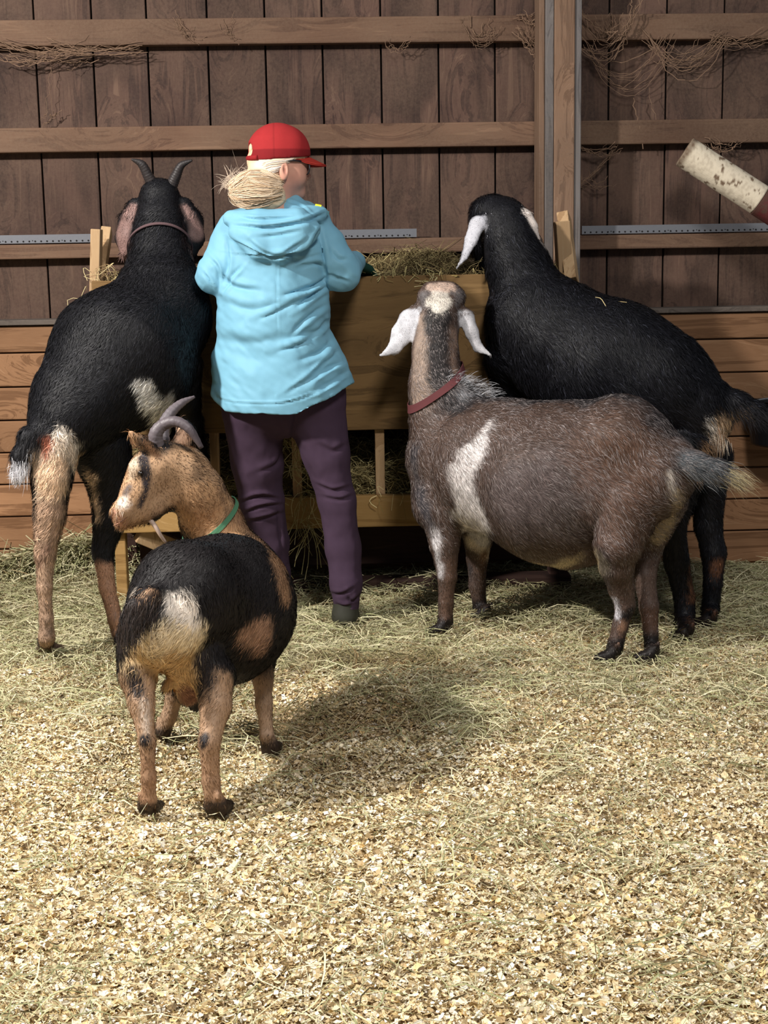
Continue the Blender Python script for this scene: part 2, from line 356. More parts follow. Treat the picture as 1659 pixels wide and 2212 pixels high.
class Paint:
    """coat colours: a base and patches that are capsules in the animal's own space"""
    def __init__(s, base, var=.12, seed=0): s.base = lin(base); s.l = []; s.var = var; s.seed = seed
    def p(s, col, pts, soft=.02, nz=.02, amt=1.0):
        """pts (px,py,Y,r px) capsule chain"""
        q = [(at(x, y, Y), r * Y / F) for x, y, Y, r in pts]
        if len(q) == 1: q = q * 2
        s.l.append((lin(col), q, soft, nz, amt, None)); return s
    def f(s, col, pts, soft=.02, nz=.02, amt=1.0):
        s.p(col, pts, soft, nz, amt); c, q, so, n_, am, _ = s.l.pop(); s.l.append((c, q, so, n_, am, 'fix')); return s
    def bind(s, V):
        """slide every patch along its line of sight on to the near surface of the animal"""
        u, v = proj(V); out = []
        for col, q, soft, nz, amt, kind in s.l:
            if kind is None:
                n_ = []
                for c, r_ in q:
                    cu, cv = proj(c); d = np.hypot(u - cu, v - cv); k = d < max(9, d.min() + 4); y = V[k, 1].min() + min(r_ * .35, .02)
                    n_.append((at(cu, cv, y), r_))
                q = n_
            out.append((col, q, soft, nz, amt, kind))
        s.l = out
    def below(s, col, z, soft=.01, reg=None): s.l.append((lin(col), z, soft, soft * .6, 1.0, 'z')); return s
    def __call__(s, P):
        C = np.tile(s.base, (len(P), 1)); nz0 = fbm(P, 22, 3, s.seed)
        for col, q, soft, nz, amt, kind in s.l:
            if kind == 'z': t = sstep(soft, -soft, P[:, 2] - q + nz0 * nz)
            else:
                d = np.full(len(P), 1e9)
                for (a, ra), (b, rb) in zip(q[:-1], q[1:]):
                    dd, t_ = segd(P, a, b); d = np.minimum(d, dd - ra - (rb - ra) * t_)
                t = sstep(soft, -soft, d + nz0 * nz) * amt
            C = C * (1 - t[:, None]) + col * t[:, None]
        return C * (1 + s.var * fbm(P, 60, 2, s.seed + 9)[:, None])
def hairs(V, Fq, n, flow, paint, length, width=.0013, lift=.25, grizzle=None, cvar=.22, jit=.008, maxz=None):
    a = np.linalg.norm(np.cross(V[Fq[:, 2]] - V[Fq[:, 0]], V[Fq[:, 3]] - V[Fq[:, 1]]), axis=1); NV = vnormals(V, Fq)
    fi = rng.choice(len(Fq), n, p=a / a.sum()); u = rng.random((n, 2)); q = Fq[fi]
    wts = np.stack([(1 - u[:, 0]) * (1 - u[:, 1]), u[:, 0] * (1 - u[:, 1]), u[:, 0] * u[:, 1], (1 - u[:, 0]) * u[:, 1]], 1)[:, :, None]
    P = (V[q] * wts).sum(1); NN = (NV[q] * wts).sum(1); NN /= np.linalg.norm(NN, axis=1, keepdims=True)
    f = flow(P); f = f + rng.normal(size=f.shape) * .22 + np.stack([fbm(P, 14, 2, 50 + i) for i in range(3)], 1) * .55
    f = f - NN * (f * NN).sum(1, keepdims=True); f /= np.linalg.norm(f, axis=1, keepdims=True) + 1e-9
    Lh = length(P) * (.6 + .8 * rng.random(n))
    t = f + NN * lift * (.5 + rng.random(n))[:, None]; t /= np.linalg.norm(t, axis=1, keepdims=True)
    sd = np.cross(t, NN) + NN * rng.normal(size=(n, 1)) * .5; sd /= np.linalg.norm(sd, axis=1, keepdims=True)
    w_ = (width * (.6 + .8 * rng.random(n)))[:, None]
    r0 = P - NN * .002
    tip = P + t * Lh[:, None] + f * 0 - np.array([0, 0, 1.0]) * (Lh * .12)[:, None]
    mid = P + t * Lh[:, None] * .5 + NN * (Lh * .06)[:, None]
    HV = np.stack([r0 - sd * w_, r0 + sd * w_, mid + sd * w_ * .8, mid - sd * w_ * .8, tip], 1).reshape(-1, 3)
    b = np.arange(n) * 5
    HQ = np.stack([b, b + 1, b + 2, b + 3], 1); HT = np.stack([b + 3, b + 2, b + 4], 1)
    C = paint(P + rng.normal(size=P.shape) * jit)
    C = C * np.exp(rng.normal(size=(n, 1)) * cvar)
    if grizzle:
        col, amt = grizzle; g = (rng.random(n) < amt(P))[:, None]; C = np.where(g, lin(col) * np.exp(rng.normal(size=(n, 1)) * .2), C)
    C5 = np.repeat(C, 5, axis=0); C5[4::5] *= 1.1
    N5 = np.repeat(NN * .9 + t * .25 + rng.normal(size=NN.shape) * .12, 5, axis=0); N5 /= np.linalg.norm(N5, axis=1, keepdims=True)
    return HV, HQ, HT, C5, N5
def furry(name, V, Fq, paint, n, flow, length, mt=None, origin=(0, 0, 0), parent=None, **kw):
    paint.bind(V); HV, HQ, HT, HC, HN = hairs(V, Fq, n, flow, paint, length, **kw)
    C = paint(V) * .92; NV = vnormals(V, Fq); k = len(V)
    return mkmesh(name, np.vstack([V, HV]), [np.vstack([Fq, HQ + k]), HT + k], mt or M_coat, col=np.vstack([C, HC]), origin=origin, parent=parent, smooth=True, normals=np.vstack([NV, HN]))
def tube(pts, rad, n=12, cap=True):
    P = np.asarray(pts, float); m = len(P); T = np.gradient(P, axis=0); T /= np.linalg.norm(T, axis=1, keepdims=True)
    u = np.cross(T[0], [0.3, .5, .8]); u /= np.linalg.norm(u); V = []
    th = np.linspace(0, 2 * math.pi, n, endpoint=False)
    for i in range(m):
        u = u - T[i] * (u @ T[i]); u /= np.linalg.norm(u); v = np.cross(T[i], u)
        V.append(P[i] + rad[i] * (np.outer(np.cos(th), u) + np.outer(np.sin(th), v)))
    i = np.arange(n); j = (i + 1) % n
    Fq = [np.stack([k * n + i, k * n + j, (k + 1) * n + j, (k + 1) * n + i], 1) for k in range(m - 1)]
    V = np.concatenate(V + ([P[:1], P[-1:]] if cap else []))
    Ft = np.concatenate([np.stack([j, i, np.full(n, m * n)], 1), np.stack([(m - 1) * n + i, (m - 1) * n + j, np.full(n, m * n + 1)], 1)]) if cap else np.zeros((0, 3), int)
    return V, np.concatenate(Fq), Ft
def spline(pts, m):
    P = np.asarray(pts, float); k = len(P); Q = np.vstack([2 * P[0] - P[1], P, 2 * P[-1] - P[-2]]); out = []
    for t in np.linspace(0, k - 1 - 1e-6, m):
        i = int(t); f = t - i; a, b, c, d = Q[i:i + 4]
        out.append(.5 * ((2 * b) + (-a + c) * f + (2 * a - 5 * b + 4 * c - d) * f * f + (-a + 3 * b - 3 * c + d) * f ** 3))
    return np.array(out)

# ================================================================== SETTING
YW, YP = 5.90, 5.80            # face of the siding, face of the pine wainscot
def zc(py, Y): return at(829.5, py, Y)[2]
ZTOP = 2.75; XL, XR = -2.15, 2.25
seams = [at(x, 300, YW)[0] for x in (-160, -37, 87, 210, 327, 456, 579, 701, 826, 949, 1070, 1192, 1314, 1437, 1559, 1682, 1805)]
seams = [XL] + [s for s in seams if XL + .05 < s < XR - .05] + [XR]
zled = zc(688, YP)
b = MB()
for a, c in zip(seams[:-1], seams[1:]):
    b.box((a + .0035, YW + rng.random() * .004, zled - .35), (c - .0035, YW + .022, ZTOP))
o = b.build('wall_back', M_wall, bevel=.002); tag(o, kind='structure')
b = MB(); b.box((XL, YW + .03, 0), (XR, YW + .05, ZTOP)); tag(b.build('wall_backing', M_gap), kind='structure')
def hz(y0, y1, Y): return zc(y1, Y), zc(y0, Y)
tn = 1
for y0, y1, Y in ((35, 92, 5.845), (266, 319, 5.845), (515, 547, 5.845)):
    lo, hi = hz(y0, y1, Y); b = MB(); x1 = at(1168, 300, Y)[0]; x2 = at(1250, 300, Y)[0]
    b.box((XL, Y, lo), (x1, YW, hi)); b.box((x2, Y, lo), (XR, YW, hi))
    tag(b.build('trim_%d' % tn, M_girt, bevel=.006), kind='structure'); tn += 1
# grey ledge over the wainscot
lo, hi = hz(677, 688, YP - .015); b = MB(); b.box((XL, YP - .015, lo), (XR, YW, hi)); tag(b.build('trim_%d' % tn, M_ledge, bevel=.003), kind='structure')
# wainscot
zs = [zc(v, YP) for v in (688, 747, 820, 891, 960, 1028, 1097, 1166, 1236)]
b = MB()
for hi, lo in zip(zs[:-1], zs[1:]): b.box((XL, YP + rng.random() * .003, lo + .003), (XR, YP + .04, hi - .003))
b.box((XL, YP + .025, -.05), (XR, YP + .05, zs[0]), .1)
tag(b.build('wall_wainscot', M_plank, bevel=.004), kind='structure')

# perforated steel strips on the lowest girt
def strip(xa, xb, label):
    b = MB(); Y = 5.838; lo, hi = hz(495, 513, Y); a = at(xa, 505, Y)[0]; c = at(xb, 505, Y)[0]
    b.box((a, Y, lo), (c, Y + .006, hi), .5)
    o = empty('steel_strip', ((a + c) / 2, Y, lo)); L = (o.location[0], Y, lo)
    b.build('plate', M_steel, L, o)
    h = MB(); x = a + .012; k = 0
    while x < c - .01:
        h.lathe((x, Y - .0012, lo + (hi - lo) * .22), (x, Y + .001, lo + (hi - lo) * .22), [(0, .0034), (1, .0034)], 8); x += .0225
        k += 1
        if k % 5 == 0: h.lathe((x - .01, Y - .0012, lo + (hi - lo) * .3), (x - .01, Y + .001, lo + (hi - lo) * .3), [(0, .002), (1, .002)], 6)
    h.build('punched_holes', M_hole, L, o)['kind'] = 'stuff'
    tag(o, label, 'metal strip', 'perforated steel strips along the lowest girt')
strip(-60, 199, 'perforated galvanised steel strip at the left edge, above the reddish girt')
strip(690, 900, 'short steel strip behind the hay heap, right of the blue jacket')
strip(1257, 1720, 'perforated galvanised steel strip right of the tall post')

# support post
Y = 5.70
b = MB(); xa, xb = at(1197, 300, Y)[0], at(1241, 300, Y)[0]; xl, xr = at(1166, 300, Y)[0], at(1256, 300, Y)[0]
po = empty('support_post', ((xa + xb) / 2, Y + .05, 0)); L = tuple(po.location)
b.box((xa, Y, 0), (xb, Y + .12, ZTOP), .6); b.build('post', M_post, L, po, bevel=.004)
M_fl = wood('grey_dusty_flange', (84, 80, 80), (112, 108, 108), (128, 124, 122), 'z', 1, (118, 108, 100), .5, 0, patch=.3)
for a, c in ((xl + .022, xa - .001), (xb + .001, xr)):
    b = MB(); b.box((a, Y + .008, 0), (c, Y + .12, ZTOP)); b.build('flange', M_fl, L, po, bevel=.003)
b = MB(); b.box((xl, Y + .02, 0), (xl + .021, Y + .14, ZTOP), .2); b.build('side_board', M_post, L, po, bevel=.003)
tag(po, 'tall brown wooden post between two grey flanges, from floor to ceiling', 'post')

# ------------------------------------------------------------------ ground
def gh(x, y):
    P = np.stack([x, y, np.zeros_like(x)], -1)
    z = .012 * fbm(P, 3.0, 2, 3) + .007 * fbm(P, 14, 2, 5)
    z = z - .012 * sstep(4.0, 2.4, y)
    for (px, py, hh, rx, ry) in ((215, 1235, .15, .22, .20), (60, 1255, .05, .35, .15), (330, 1250, .07, .25, .2), (690, 1300, .05, .16, .10), (950, 1290, .03, .3, .12), (760, 1480, .015, .25, .2)):
        c = G(px, py); z = z + hh * np.exp(-((x - c[0]) / rx) ** 2 - ((y - c[1]) / ry) ** 2)
    return z
gx = np.linspace(-2.4, 2.5, 330); gy = np.linspace(1.5, 5.95, 300); X, Yg = np.meshgrid(gx, gy, indexing='ij')
V = np.stack([X, Yg, gh(X, Yg)], -1).reshape(-1, 3); i, j = np.meshgrid(np.arange(329), np.arange(299), indexing='ij'); q = (i * 300 + j).ravel()
M_ground = bpy.data.materials.new('packed_bedding'); M_ground.use_nodes = True
nt = M_ground.node_tree; bs = nt.nodes['Principled BSDF']; bs.inputs['Roughness'].default_value = .95
tc = N(nt, 'ShaderNodeTexCoord'); no = N(nt, 'ShaderNodeTexNoise'); no.inputs['Scale'].default_value = 70; no.inputs['Detail'].default_value = 8; nt.links.new(tc.outputs['Object'], no.inputs['Vector'])
rp = N(nt, 'ShaderNodeValToRGB'); rp.color_ramp.elements[0].position = .35; rp.color_ramp.elements[0].color = (*lin((112, 92, 64)), 1); rp.color_ramp.elements[1].position = .65; rp.color_ramp.elements[1].color = (*lin((196, 172, 130)), 1)
nt.links.new(no.outputs['Fac'], rp.inputs['Fac']); nt.links.new(rp.outputs[0], bs.inputs['Base Color'])
o = mkmesh('floor', V, np.stack([q, q + 300, q + 301, q + 1], 1), M_ground, smooth=True); tag(o, kind='structure')

def scatter(n, y0=2.25, y1=5.78):
    """points over the part of the floor the camera can see (with a margin to each side), even in density"""
    P = []
    while sum(map(len, P)) < n:
        y = y0 + (y1 - y0) * rng.random(n); x = (rng.random(n) * 2 - 1) * 2.1
        x = x + .06; k = np.abs(x - .045 * y) < .34 * y + .1; P.append(np.stack([x[k], y[k]], 1))
    return np.concatenate(P)[:n]
def pick(pal, wts, n, var=.1):
    c = np.array([lin(v) for v in pal])[rng.choice(len(pal), n, p=np.array(wts) / sum(wts))]
    return c * np.exp(rng.normal(size=(n, 1)) * var)
# wet, browner bedding, with the goats' cast shadows also painted into its colour
DAMP_SHADE = [(800, 1450, .24, .13, .8), (700, 1570, .20, .14, .8), (850, 1560, .16, .20, .7), (740, 1660, .15, .12, .6), (450, 1595, .2, .05, .25), (1200, 1290, .45, .12, .45), (1050, 1260, .4, .09, .5)]
def damp_shade(P):
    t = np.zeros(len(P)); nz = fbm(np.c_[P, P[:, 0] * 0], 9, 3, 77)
    for px, py, rx, ry, am in DAMP_SHADE:
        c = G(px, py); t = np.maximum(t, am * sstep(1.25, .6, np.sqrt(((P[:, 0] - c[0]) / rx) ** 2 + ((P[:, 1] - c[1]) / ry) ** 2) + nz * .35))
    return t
def hayness(P):
    nz = fbm(np.c_[P, P[:, 0] * 0], 3.5, 3, 31)
    return np.clip(sstep(3.3, 5.2, P[:, 1] + nz * .6) + .25 * sstep(.1, .7, nz), 0, 1)
# shavings: curled chips
n = 300000; P = scatter(n); hn = hayness(P); keep = rng.random(n) > hn * .72; P = P[keep]; n = len(P)
sz = (.0030 + .0065 * rng.random(n) ** 2.6) * np.where(P[:, 1] < 3.2, 1.05, .9); asp = .3 + .6 * rng.random(n)
th = rng.random(n) * 6.283; u = np.stack([np.cos(th), np.sin(th), rng.normal(size=n) * .35], 1); u /= np.linalg.norm(u, axis=1, keepdims=True)
nn = np.stack([rng.normal(size=n) * .6, rng.normal(size=n) * .6 - .15, np.ones(n)], 1); v = np.cross(nn, u); v /= np.linalg.norm(v, axis=1, keepdims=True); nn = np.cross(u, v)
c0 = np.c_[P, gh(P[:, 0], P[:, 1]) + rng.random(n) * .012]
curl = (rng.random(n) * .5 + .1)[:, None]
rows = []
for k, s_ in enumerate((-1, 0, 1)):
    wv = (1 - .25 * abs(s_)) * (.8 + .4 * rng.random(n))[:, None]
    base = c0 + u * (sz * s_)[:, None] + nn * (sz[:, None] * curl * (s_ * s_ - .5))
    rows += [base - v * (sz * asp)[:, None] * wv, base + v * (sz * asp)[:, None] * wv]
V = np.stack(rows, 1).reshape(-1, 3); bq = np.arange(n) * 6
Fq = np.concatenate([np.stack([bq, bq + 1, bq + 3, bq + 2], 1), np.stack([bq + 2, bq + 3, bq + 5, bq + 4], 1)])
C = pick([(246, 232, 202), (252, 246, 230), (238, 218, 178), (228, 202, 148), (206, 184, 142), (168, 144, 106), (104, 86, 62)], [30, 13, 24, 9, 16, 8, 5], n, .12)
dm = damp_shade(P)[:, None]; C = C * (1 - dm) + C * np.array([.36, .28, .20]) * dm
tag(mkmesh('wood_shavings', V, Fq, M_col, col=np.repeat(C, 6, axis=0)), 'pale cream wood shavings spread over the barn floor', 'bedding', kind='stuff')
# hay stalks
def hay_mesh(base, zf, length, width, heading=None, rise=.02, pal=None, wts=None, K=4, droop=.0, wild=.12):
    n = len(base); th = rng.random(n) * 6.283 if heading is None else heading
    Lh = length; d = np.stack([np.cos(th), np.sin(th), rng.normal(size=n) * wild], 1)
    curv = rng.normal(size=n) * .7; ts = np.linspace(-.5, .5, K); pts = []
    for t in ts:
        side = np.stack([-np.sin(th), np.cos(th), np.zeros(n)], 1)
        p = base + d * (Lh * t)[:, None] + side * (curv * Lh * t * t)[:, None]; p[:, 2] += rise * (rng.random(n)) * (1 - 4 * t * t)
        if zf is not None: g = zf(p[:, 0], p[:, 1]); p[:, 2] = np.maximum(p[:, 2], g + .001)
        pts.append(p)
    Pp = np.stack(pts, 1)
    C = pick(pal, wts, n, .12)
    return Pp, width, C
HP = [(196, 189, 152), (174, 171, 130), (148, 149, 108), (220, 212, 176), (126, 120, 88), (148, 130, 96), (100, 88, 64)]
HW = [26, 24, 18, 12, 10, 6, 4]
n = 62000; P = scatter(n, 2.25, 5.70); hn = hayness(P); keep = rng.random(n) < .10 + .90 * hn ** 1.2; P = P[keep]; n = len(P)
Lh = .03 + .15 * rng.random(n) ** 1.5
base = np.c_[P, gh(P[:, 0], P[:, 1]) + .010 + rng.random(n) * .028]
Pp, wd, C = hay_mesh(base, gh, Lh, .0016 + .0020 * rng.random(n) ** 2, None, .02, HP, HW, wild=.2)
dm = damp_shade(P)[:, None]; C = C * (1 - dm) + C * np.array([.42, .34, .26]) * dm
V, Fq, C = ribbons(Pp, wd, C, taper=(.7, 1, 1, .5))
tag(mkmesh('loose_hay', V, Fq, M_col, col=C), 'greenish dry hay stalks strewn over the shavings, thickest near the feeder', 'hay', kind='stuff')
# fine broken chaff
n = 70000; P = scatter(n); Lh = .008 + .02 * rng.random(n)
base = np.c_[P, gh(P[:, 0], P[:, 1]) + .004 + rng.random(n) * .010]
Pp, wd, C = hay_mesh(base, gh, Lh, .0008 + .001 * rng.random(n), None, .004, [(214, 190, 140), (180, 158, 110), (130, 106, 70), (92, 74, 48), (158, 148, 100)], [24, 26, 20, 10, 14], K=2, wild=.4)
dm = damp_shade(P)[:, None]; C = C * (1 - dm) + C * np.array([.42, .34, .26]) * dm
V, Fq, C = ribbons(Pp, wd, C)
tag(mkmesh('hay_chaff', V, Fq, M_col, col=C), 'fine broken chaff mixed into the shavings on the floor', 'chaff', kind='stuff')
# banked hay against the wainscot on the left
n = 5200; c = G(210, 1235); P = np.stack([c[0] + rng.normal(size=n) * .26, c[1] + rng.normal(size=n) * .13], 1); P[:, 1] = np.minimum(P[:, 1], 5.74)
base = np.c_[P, gh(P[:, 0], P[:, 1]) + rng.random(n) * .05]
Pp, wd, C = hay_mesh(base, gh, .06 + .16 * rng.random(n), .0018 + .0022 * rng.random(n), None, .03, HP, HW, K=5, wild=.35)
Pp[:, :, 1] = np.minimum(Pp[:, :, 1], 5.785)
V, Fq, C = ribbons(Pp, wd, C)
tag(mkmesh('hay_bank', V, Fq, M_col, col=C), 'bank of loose hay heaped against the pine boards behind the standing horned goat', 'hay', kind='stuff')

# ================================================================== FEEDER
YF = 5.30
def xz(px, py, Y): p = at(px, py, Y); return p[0], p[2]
fd = empty('hay_feeder', (at(720, 1200, 5.5)[0], 5.5, 0)); L = tuple(fd.location)
x0 = xz(205, 760, YF)[0]; x1 = xz(1240, 760, YF)[0]
zt = zc(596, YF); zb = zc(928, YF)
b = MB(); b.box((x0, YF, zb), (x1, YF + .02, zt), .45); b.build('front_panel', M_ply, L, fd, bevel=.003)
b = MB(); b.box((x0, YF + .021, zt - .05), (x1, YF + .05, zt - .002), .3); b.build('top_cleat', M_ply, L, fd, bevel=.003)
zr1, zr0 = zc(1070, YF), zc(1138, YF)
b = MB(); b.box((x0, YF, zr0), (x1, YF + .04, zr1), .6); b.build('bottom_rail', M_rail, L, fd, bevel=.004)
for px in (463, 640, 820, 1000, 1180):
    x = xz(px, 950, YF + .03)[0]; b = MB(); b.box((x - .017, YF + .022, zr1 - .12), (x + .017, YF + .055, zt - .06)); b.build('slat', M_pale, L, fd, bevel=.003)
b = MB(); b.box((x0, YF + .04, zr0), (x1, 5.72, zr0 + .02), .2); b.build('tray_floor', M_brace, L, fd)
b = MB(); b.box((x0 + .08, 5.70, zr0), (x1 - .02, 5.72, zt - .12), .15)
b.build('back_panel', M_brace, L, fd)
b = MB(); zsk = zc(1200, 5.50)
b.box((x0 + .1, 5.50, .10), (x1, 5.54, zr0 - .03), .2); b.build('skirt_board', M_brace, L, fd, bevel=.004)
b = MB(); b.beam((x0 + .3, 5.36, .045), (x1, 5.36, .045), .07, .09, r=.2); b.build('skid', M_brace, L, fd, bevel=.01)
for xa in (x0 + .05, x1 - .06):
    for y in (5.335, 5.66):
        b = MB(); b.box((xa - .02, y, .0), (xa + .02, y + .06, zr0 + .01)); b.build('leg', M_rail if xa < 0 and y < 5.5 else M_brace, L, fd, bevel=.004)
# slanted end boards of the rack
def stick(name, a, bb, w_, t, m, up=(0, 1, 0)):
    q = MB(); q.beam(a, bb, w_, t, up); return q.build(name, m, L, fd, bevel=.003)
stick('end_upright', at(209, 495, 5.36), at(205, 690, 5.36), .034, .07, M_pale)
stick('end_brace', at(231, 498, 5.50), at(206, 660, 5.34), .036, .06, M_pale)
stick('end_upright', at(1213, 478, 5.36), at(1222, 640, 5.36), .05, .07, M_pale)
stick('end_brace', at(1218, 466, 5.45), at(1236, 610, 5.31), .042, .07, M_pale, (.3, 1, 0))
stick('end_brace', at(300, 1150, 5.34), at(395, 1190, 5.42), .07, .04, M_pale)
tag(fd, 'long wooden hay feeder with a plywood front, low golden rail and pale slats', 'feeder')
# hay inside
def heap(name, xa, xb, ya, yb, zf, n, pal, wts, label, z0, Lmin=.05, Lv=.12, th=.05):
    gx = np.linspace(xa, xb, 90); gy = np.linspace(ya, yb, 20); X, Y_ = np.meshgrid(gx, gy, indexing='ij'); Z = zf(X, Y_) - .03
    V0 = np.stack([X, Y_, Z], -1).reshape(-1, 3); i, j = np.meshgrid(np.arange(89), np.arange(19), indexing='ij'); q = (i * 20 + j).ravel()
    F0 = np.stack([q, q + 20, q + 21, q + 1], 1)
    Vb = V0.copy(); Vb[:, 2] = z0; k = len(V0); bd = []
    for i in range(89): bd += [[i * 20, (i + 1) * 20, (i + 1) * 20 + k, i * 20 + k]]
    P = np.stack([xa + (xb - xa) * rng.random(n), ya + (yb - ya) * rng.random(n)], 1)
    face = rng.random(n) < .45; P[face, 1] = ya + rng.random(face.sum()) * .02
    zz = zf(P[:, 0], P[:, 1]); z = np.where(face, z0 + (zz - z0) * rng.random(n), zz - .02 + rng.random(n) * th)
    base = np.c_[P, z]
    Pp, wd, C = hay_mesh(base, None, Lmin + Lv * rng.random(n), .0013 + .0018 * rng.random(n), np.where(face, rng.normal(size=n) * .5, rng.random(n) * 6.28), .03, pal, wts, K=5, wild=.45)
    Pp[:, :, 1] = np.clip(Pp[:, :, 1], ya - .015, yb + .02)
    V, Fq, C = ribbons(Pp, wd, C)
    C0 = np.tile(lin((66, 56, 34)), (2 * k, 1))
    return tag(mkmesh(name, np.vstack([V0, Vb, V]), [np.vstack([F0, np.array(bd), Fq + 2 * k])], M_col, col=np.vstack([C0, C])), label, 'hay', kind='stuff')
HD = [(128, 112, 78), (100, 86, 58), (150, 136, 96), (84, 70, 46), (170, 158, 112)]
zt1 = zc(560, YF + .1)
def zf1(x, y):
    c = at(900, 540, 5.5)[0]
    return zt - .03 + (.075 * np.exp(-((x - c) / .20) ** 2)) * sstep(5.3, 5.5, y) + .012 * fbm(np.stack([x, y, x * 0], -1), 9, 2, 4)
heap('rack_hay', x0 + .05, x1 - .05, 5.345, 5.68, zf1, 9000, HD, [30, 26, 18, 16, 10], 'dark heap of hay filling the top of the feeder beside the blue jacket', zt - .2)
def zf2(x, y):
    c = at(640, 1000, 5.4)[0]; d = at(800, 1020, 5.4)[0]
    return zr1 + .05 + .06 * sstep(5.4, 5.65, y) + .16 * np.exp(-((x - c) / .09) ** 2) + .04 * fbm(np.stack([x, y, x * 0], -1), 6, 2, 8)
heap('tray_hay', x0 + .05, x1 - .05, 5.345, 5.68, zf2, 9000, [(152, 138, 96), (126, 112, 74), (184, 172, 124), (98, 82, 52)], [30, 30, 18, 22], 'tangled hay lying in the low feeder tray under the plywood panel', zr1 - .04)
# hay hanging out of the tray and over the panel edge
def hang(name, spots, n, label, pal=((196, 184, 130), (172, 160, 108), (216, 204, 154), (140, 124, 78)), dn=1.0, w_=.0016):
    Ps, Ws = [], []
    for (px, py, Y, sx, ln) in spots:
        for _ in range(n):
            p = at(px + rng.normal() * sx, py + rng.normal() * 8, Y); a = rng.random() * 6.28; r = ln * (.4 + .6 * rng.random())
            d = np.array([math.cos(a) * .5, -abs(math.sin(a)) * .25 - .05, -dn * (.3 + .9 * rng.random())]) * r; c = np.array([rng.normal() * .02, -.005, rng.random() * .03])
            Ps.append([p + d * t + c * 4 * t * (1 - t) * (1 + r * 3) for t in np.linspace(0, 1, 5)]); Ws.append(w_ * (.7 + .8 * rng.random()))
    Ps = np.array(Ps); V, Fq, C = ribbons(Ps, np.array(Ws), pick(pal, [1] * len(pal), len(Ps)), np.tile([0, -1.0, .2], (len(Ps), 1)))
    return tag(mkmesh(name, V, Fq, M_col, col=C), label, 'hay', kind='stuff')
hang('hanging_hay', [(655, 1010, YF - .02, 16, .10), (665, 1070, YF - .02, 14, .16), (660, 1130, YF - .02, 12, .20), (640, 960, YF, 12, .10)], 26, 'tuft of hay hanging out of the feeder between the purple trouser legs')
hang('hanging_hay', [(845, 1068, YF - .01, 14, .13), (820, 1060, YF - .01, 30, .05)], 4, 'few long stalks dangling over the golden rail left of the grey-brown goat')
hang('rim_hay', [(900, 592, YF, 60, .05), (820, 590, YF, 30, .05), (930, 590, YF - .01, 15, .05)], 10, 'stalks poking over the plywood edge above the grey-brown goat', dn=.5)
hang('end_hay', [(195, 640, 5.30, 14, .14), (215, 590, 5.32, 14, .08), (250, 600, 5.36, 16, .07), (225, 660, 5.30, 16, .10)], 12, 'straggly hay caught on the pale feeder end boards left of the standing goat', pal=((206, 190, 144), (176, 156, 112), (140, 116, 84)))

# ------------------------------------------------------------------ tube and bucket at the right
a, c1, e1 = at(1478, 327, 5.60), at(1641, 432, 5.55), at(1760, 510, 5.52)
rt = empty('striped_tube', a); L2 = tuple(a); r = 33 * 5.6 / F
def tubepart(nm, a, bb, r, col1, col2, hollow=False):
    q = MB(); q.lathe(a, bb, [(0, r * .88), (.012, r), (.3, r), (.7, r), (.988, r), (1, r * .97)], 40, .5)
    V = np.concatenate(q.V); t = sstep(.0, .35, fbm(V, 30, 3, 12))
    ts_of = lambda V: (V - np.asarray(a)) @ (np.asarray(bb) - np.asarray(a)) / ((np.asarray(bb) - np.asarray(a)) @ (np.asarray(bb) - np.asarray(a))); ts = np.linspace(0, 1, 90); q = MB(); q.lathe(a, bb, [(0, r * .9)] + [(t_, r) for t_ in ts[1:-1]] + [(1, r * .97)], 48, .5)
    V = np.concatenate(q.V); t = np.clip(sstep(.42, .55, fbm(V, 45, 3, 12) * .8 + .2 * vnoise(V, 160, 3)) + .8 * sstep(.10, .03, ts_of(V)) + .25 * sstep(.0, .6, fbm(V, 90, 2, 9)), 0, 1)[:, None]
    q.C = [lin(col1) * (1 - t) + lin(col2) * t]; return q.build(nm, M_tube, L2, rt, smooth=False)
tubepart('white_sleeve', a, c1, r, (212, 200, 178), (112, 92, 74)); tubepart('maroon_sleeve', c1, e1, r * 1.03, (88, 38, 38), (80, 54, 46))
tag(rt, 'slanting white peeling tube with a maroon end, right edge above the steel strip', 'tube')
bc = at(1690, 880, 5.66); bb = bc - np.array([0, 0, .145]); bk = empty('hanging_bucket', bb); L3 = tuple(bb)
q = MB(); q.lathe(bb, bc, [(0, .11), (.05, .118), (.9, .132), (.9, .138), (1, .138), (1, .128), (.1, .11)], 40); q.build('pail', M_black, L3, bk, smooth=False, bevel=.002)
hp = np.array([bc + np.array([.135 * math.cos(t), -.02, .02 + .02 * math.sin(t)]) for t in np.linspace(0, math.pi, 20)])
V, Fq, Ft = tube(hp, np.full(20, .004), 8); mkmesh('handle', V, [Fq, Ft], M_steel, origin=L3, parent=bk, smooth=True)
q = MB(); q.box(at(1640, 870, 5.74) - .0, at(1645, 860, 5.80) + np.array([.03, 0, .0])); q.build('hook', M_black, L3, bk)
tag(bk, 'black bucket hung on the pine boards at the right edge, by the black tail', 'bucket')

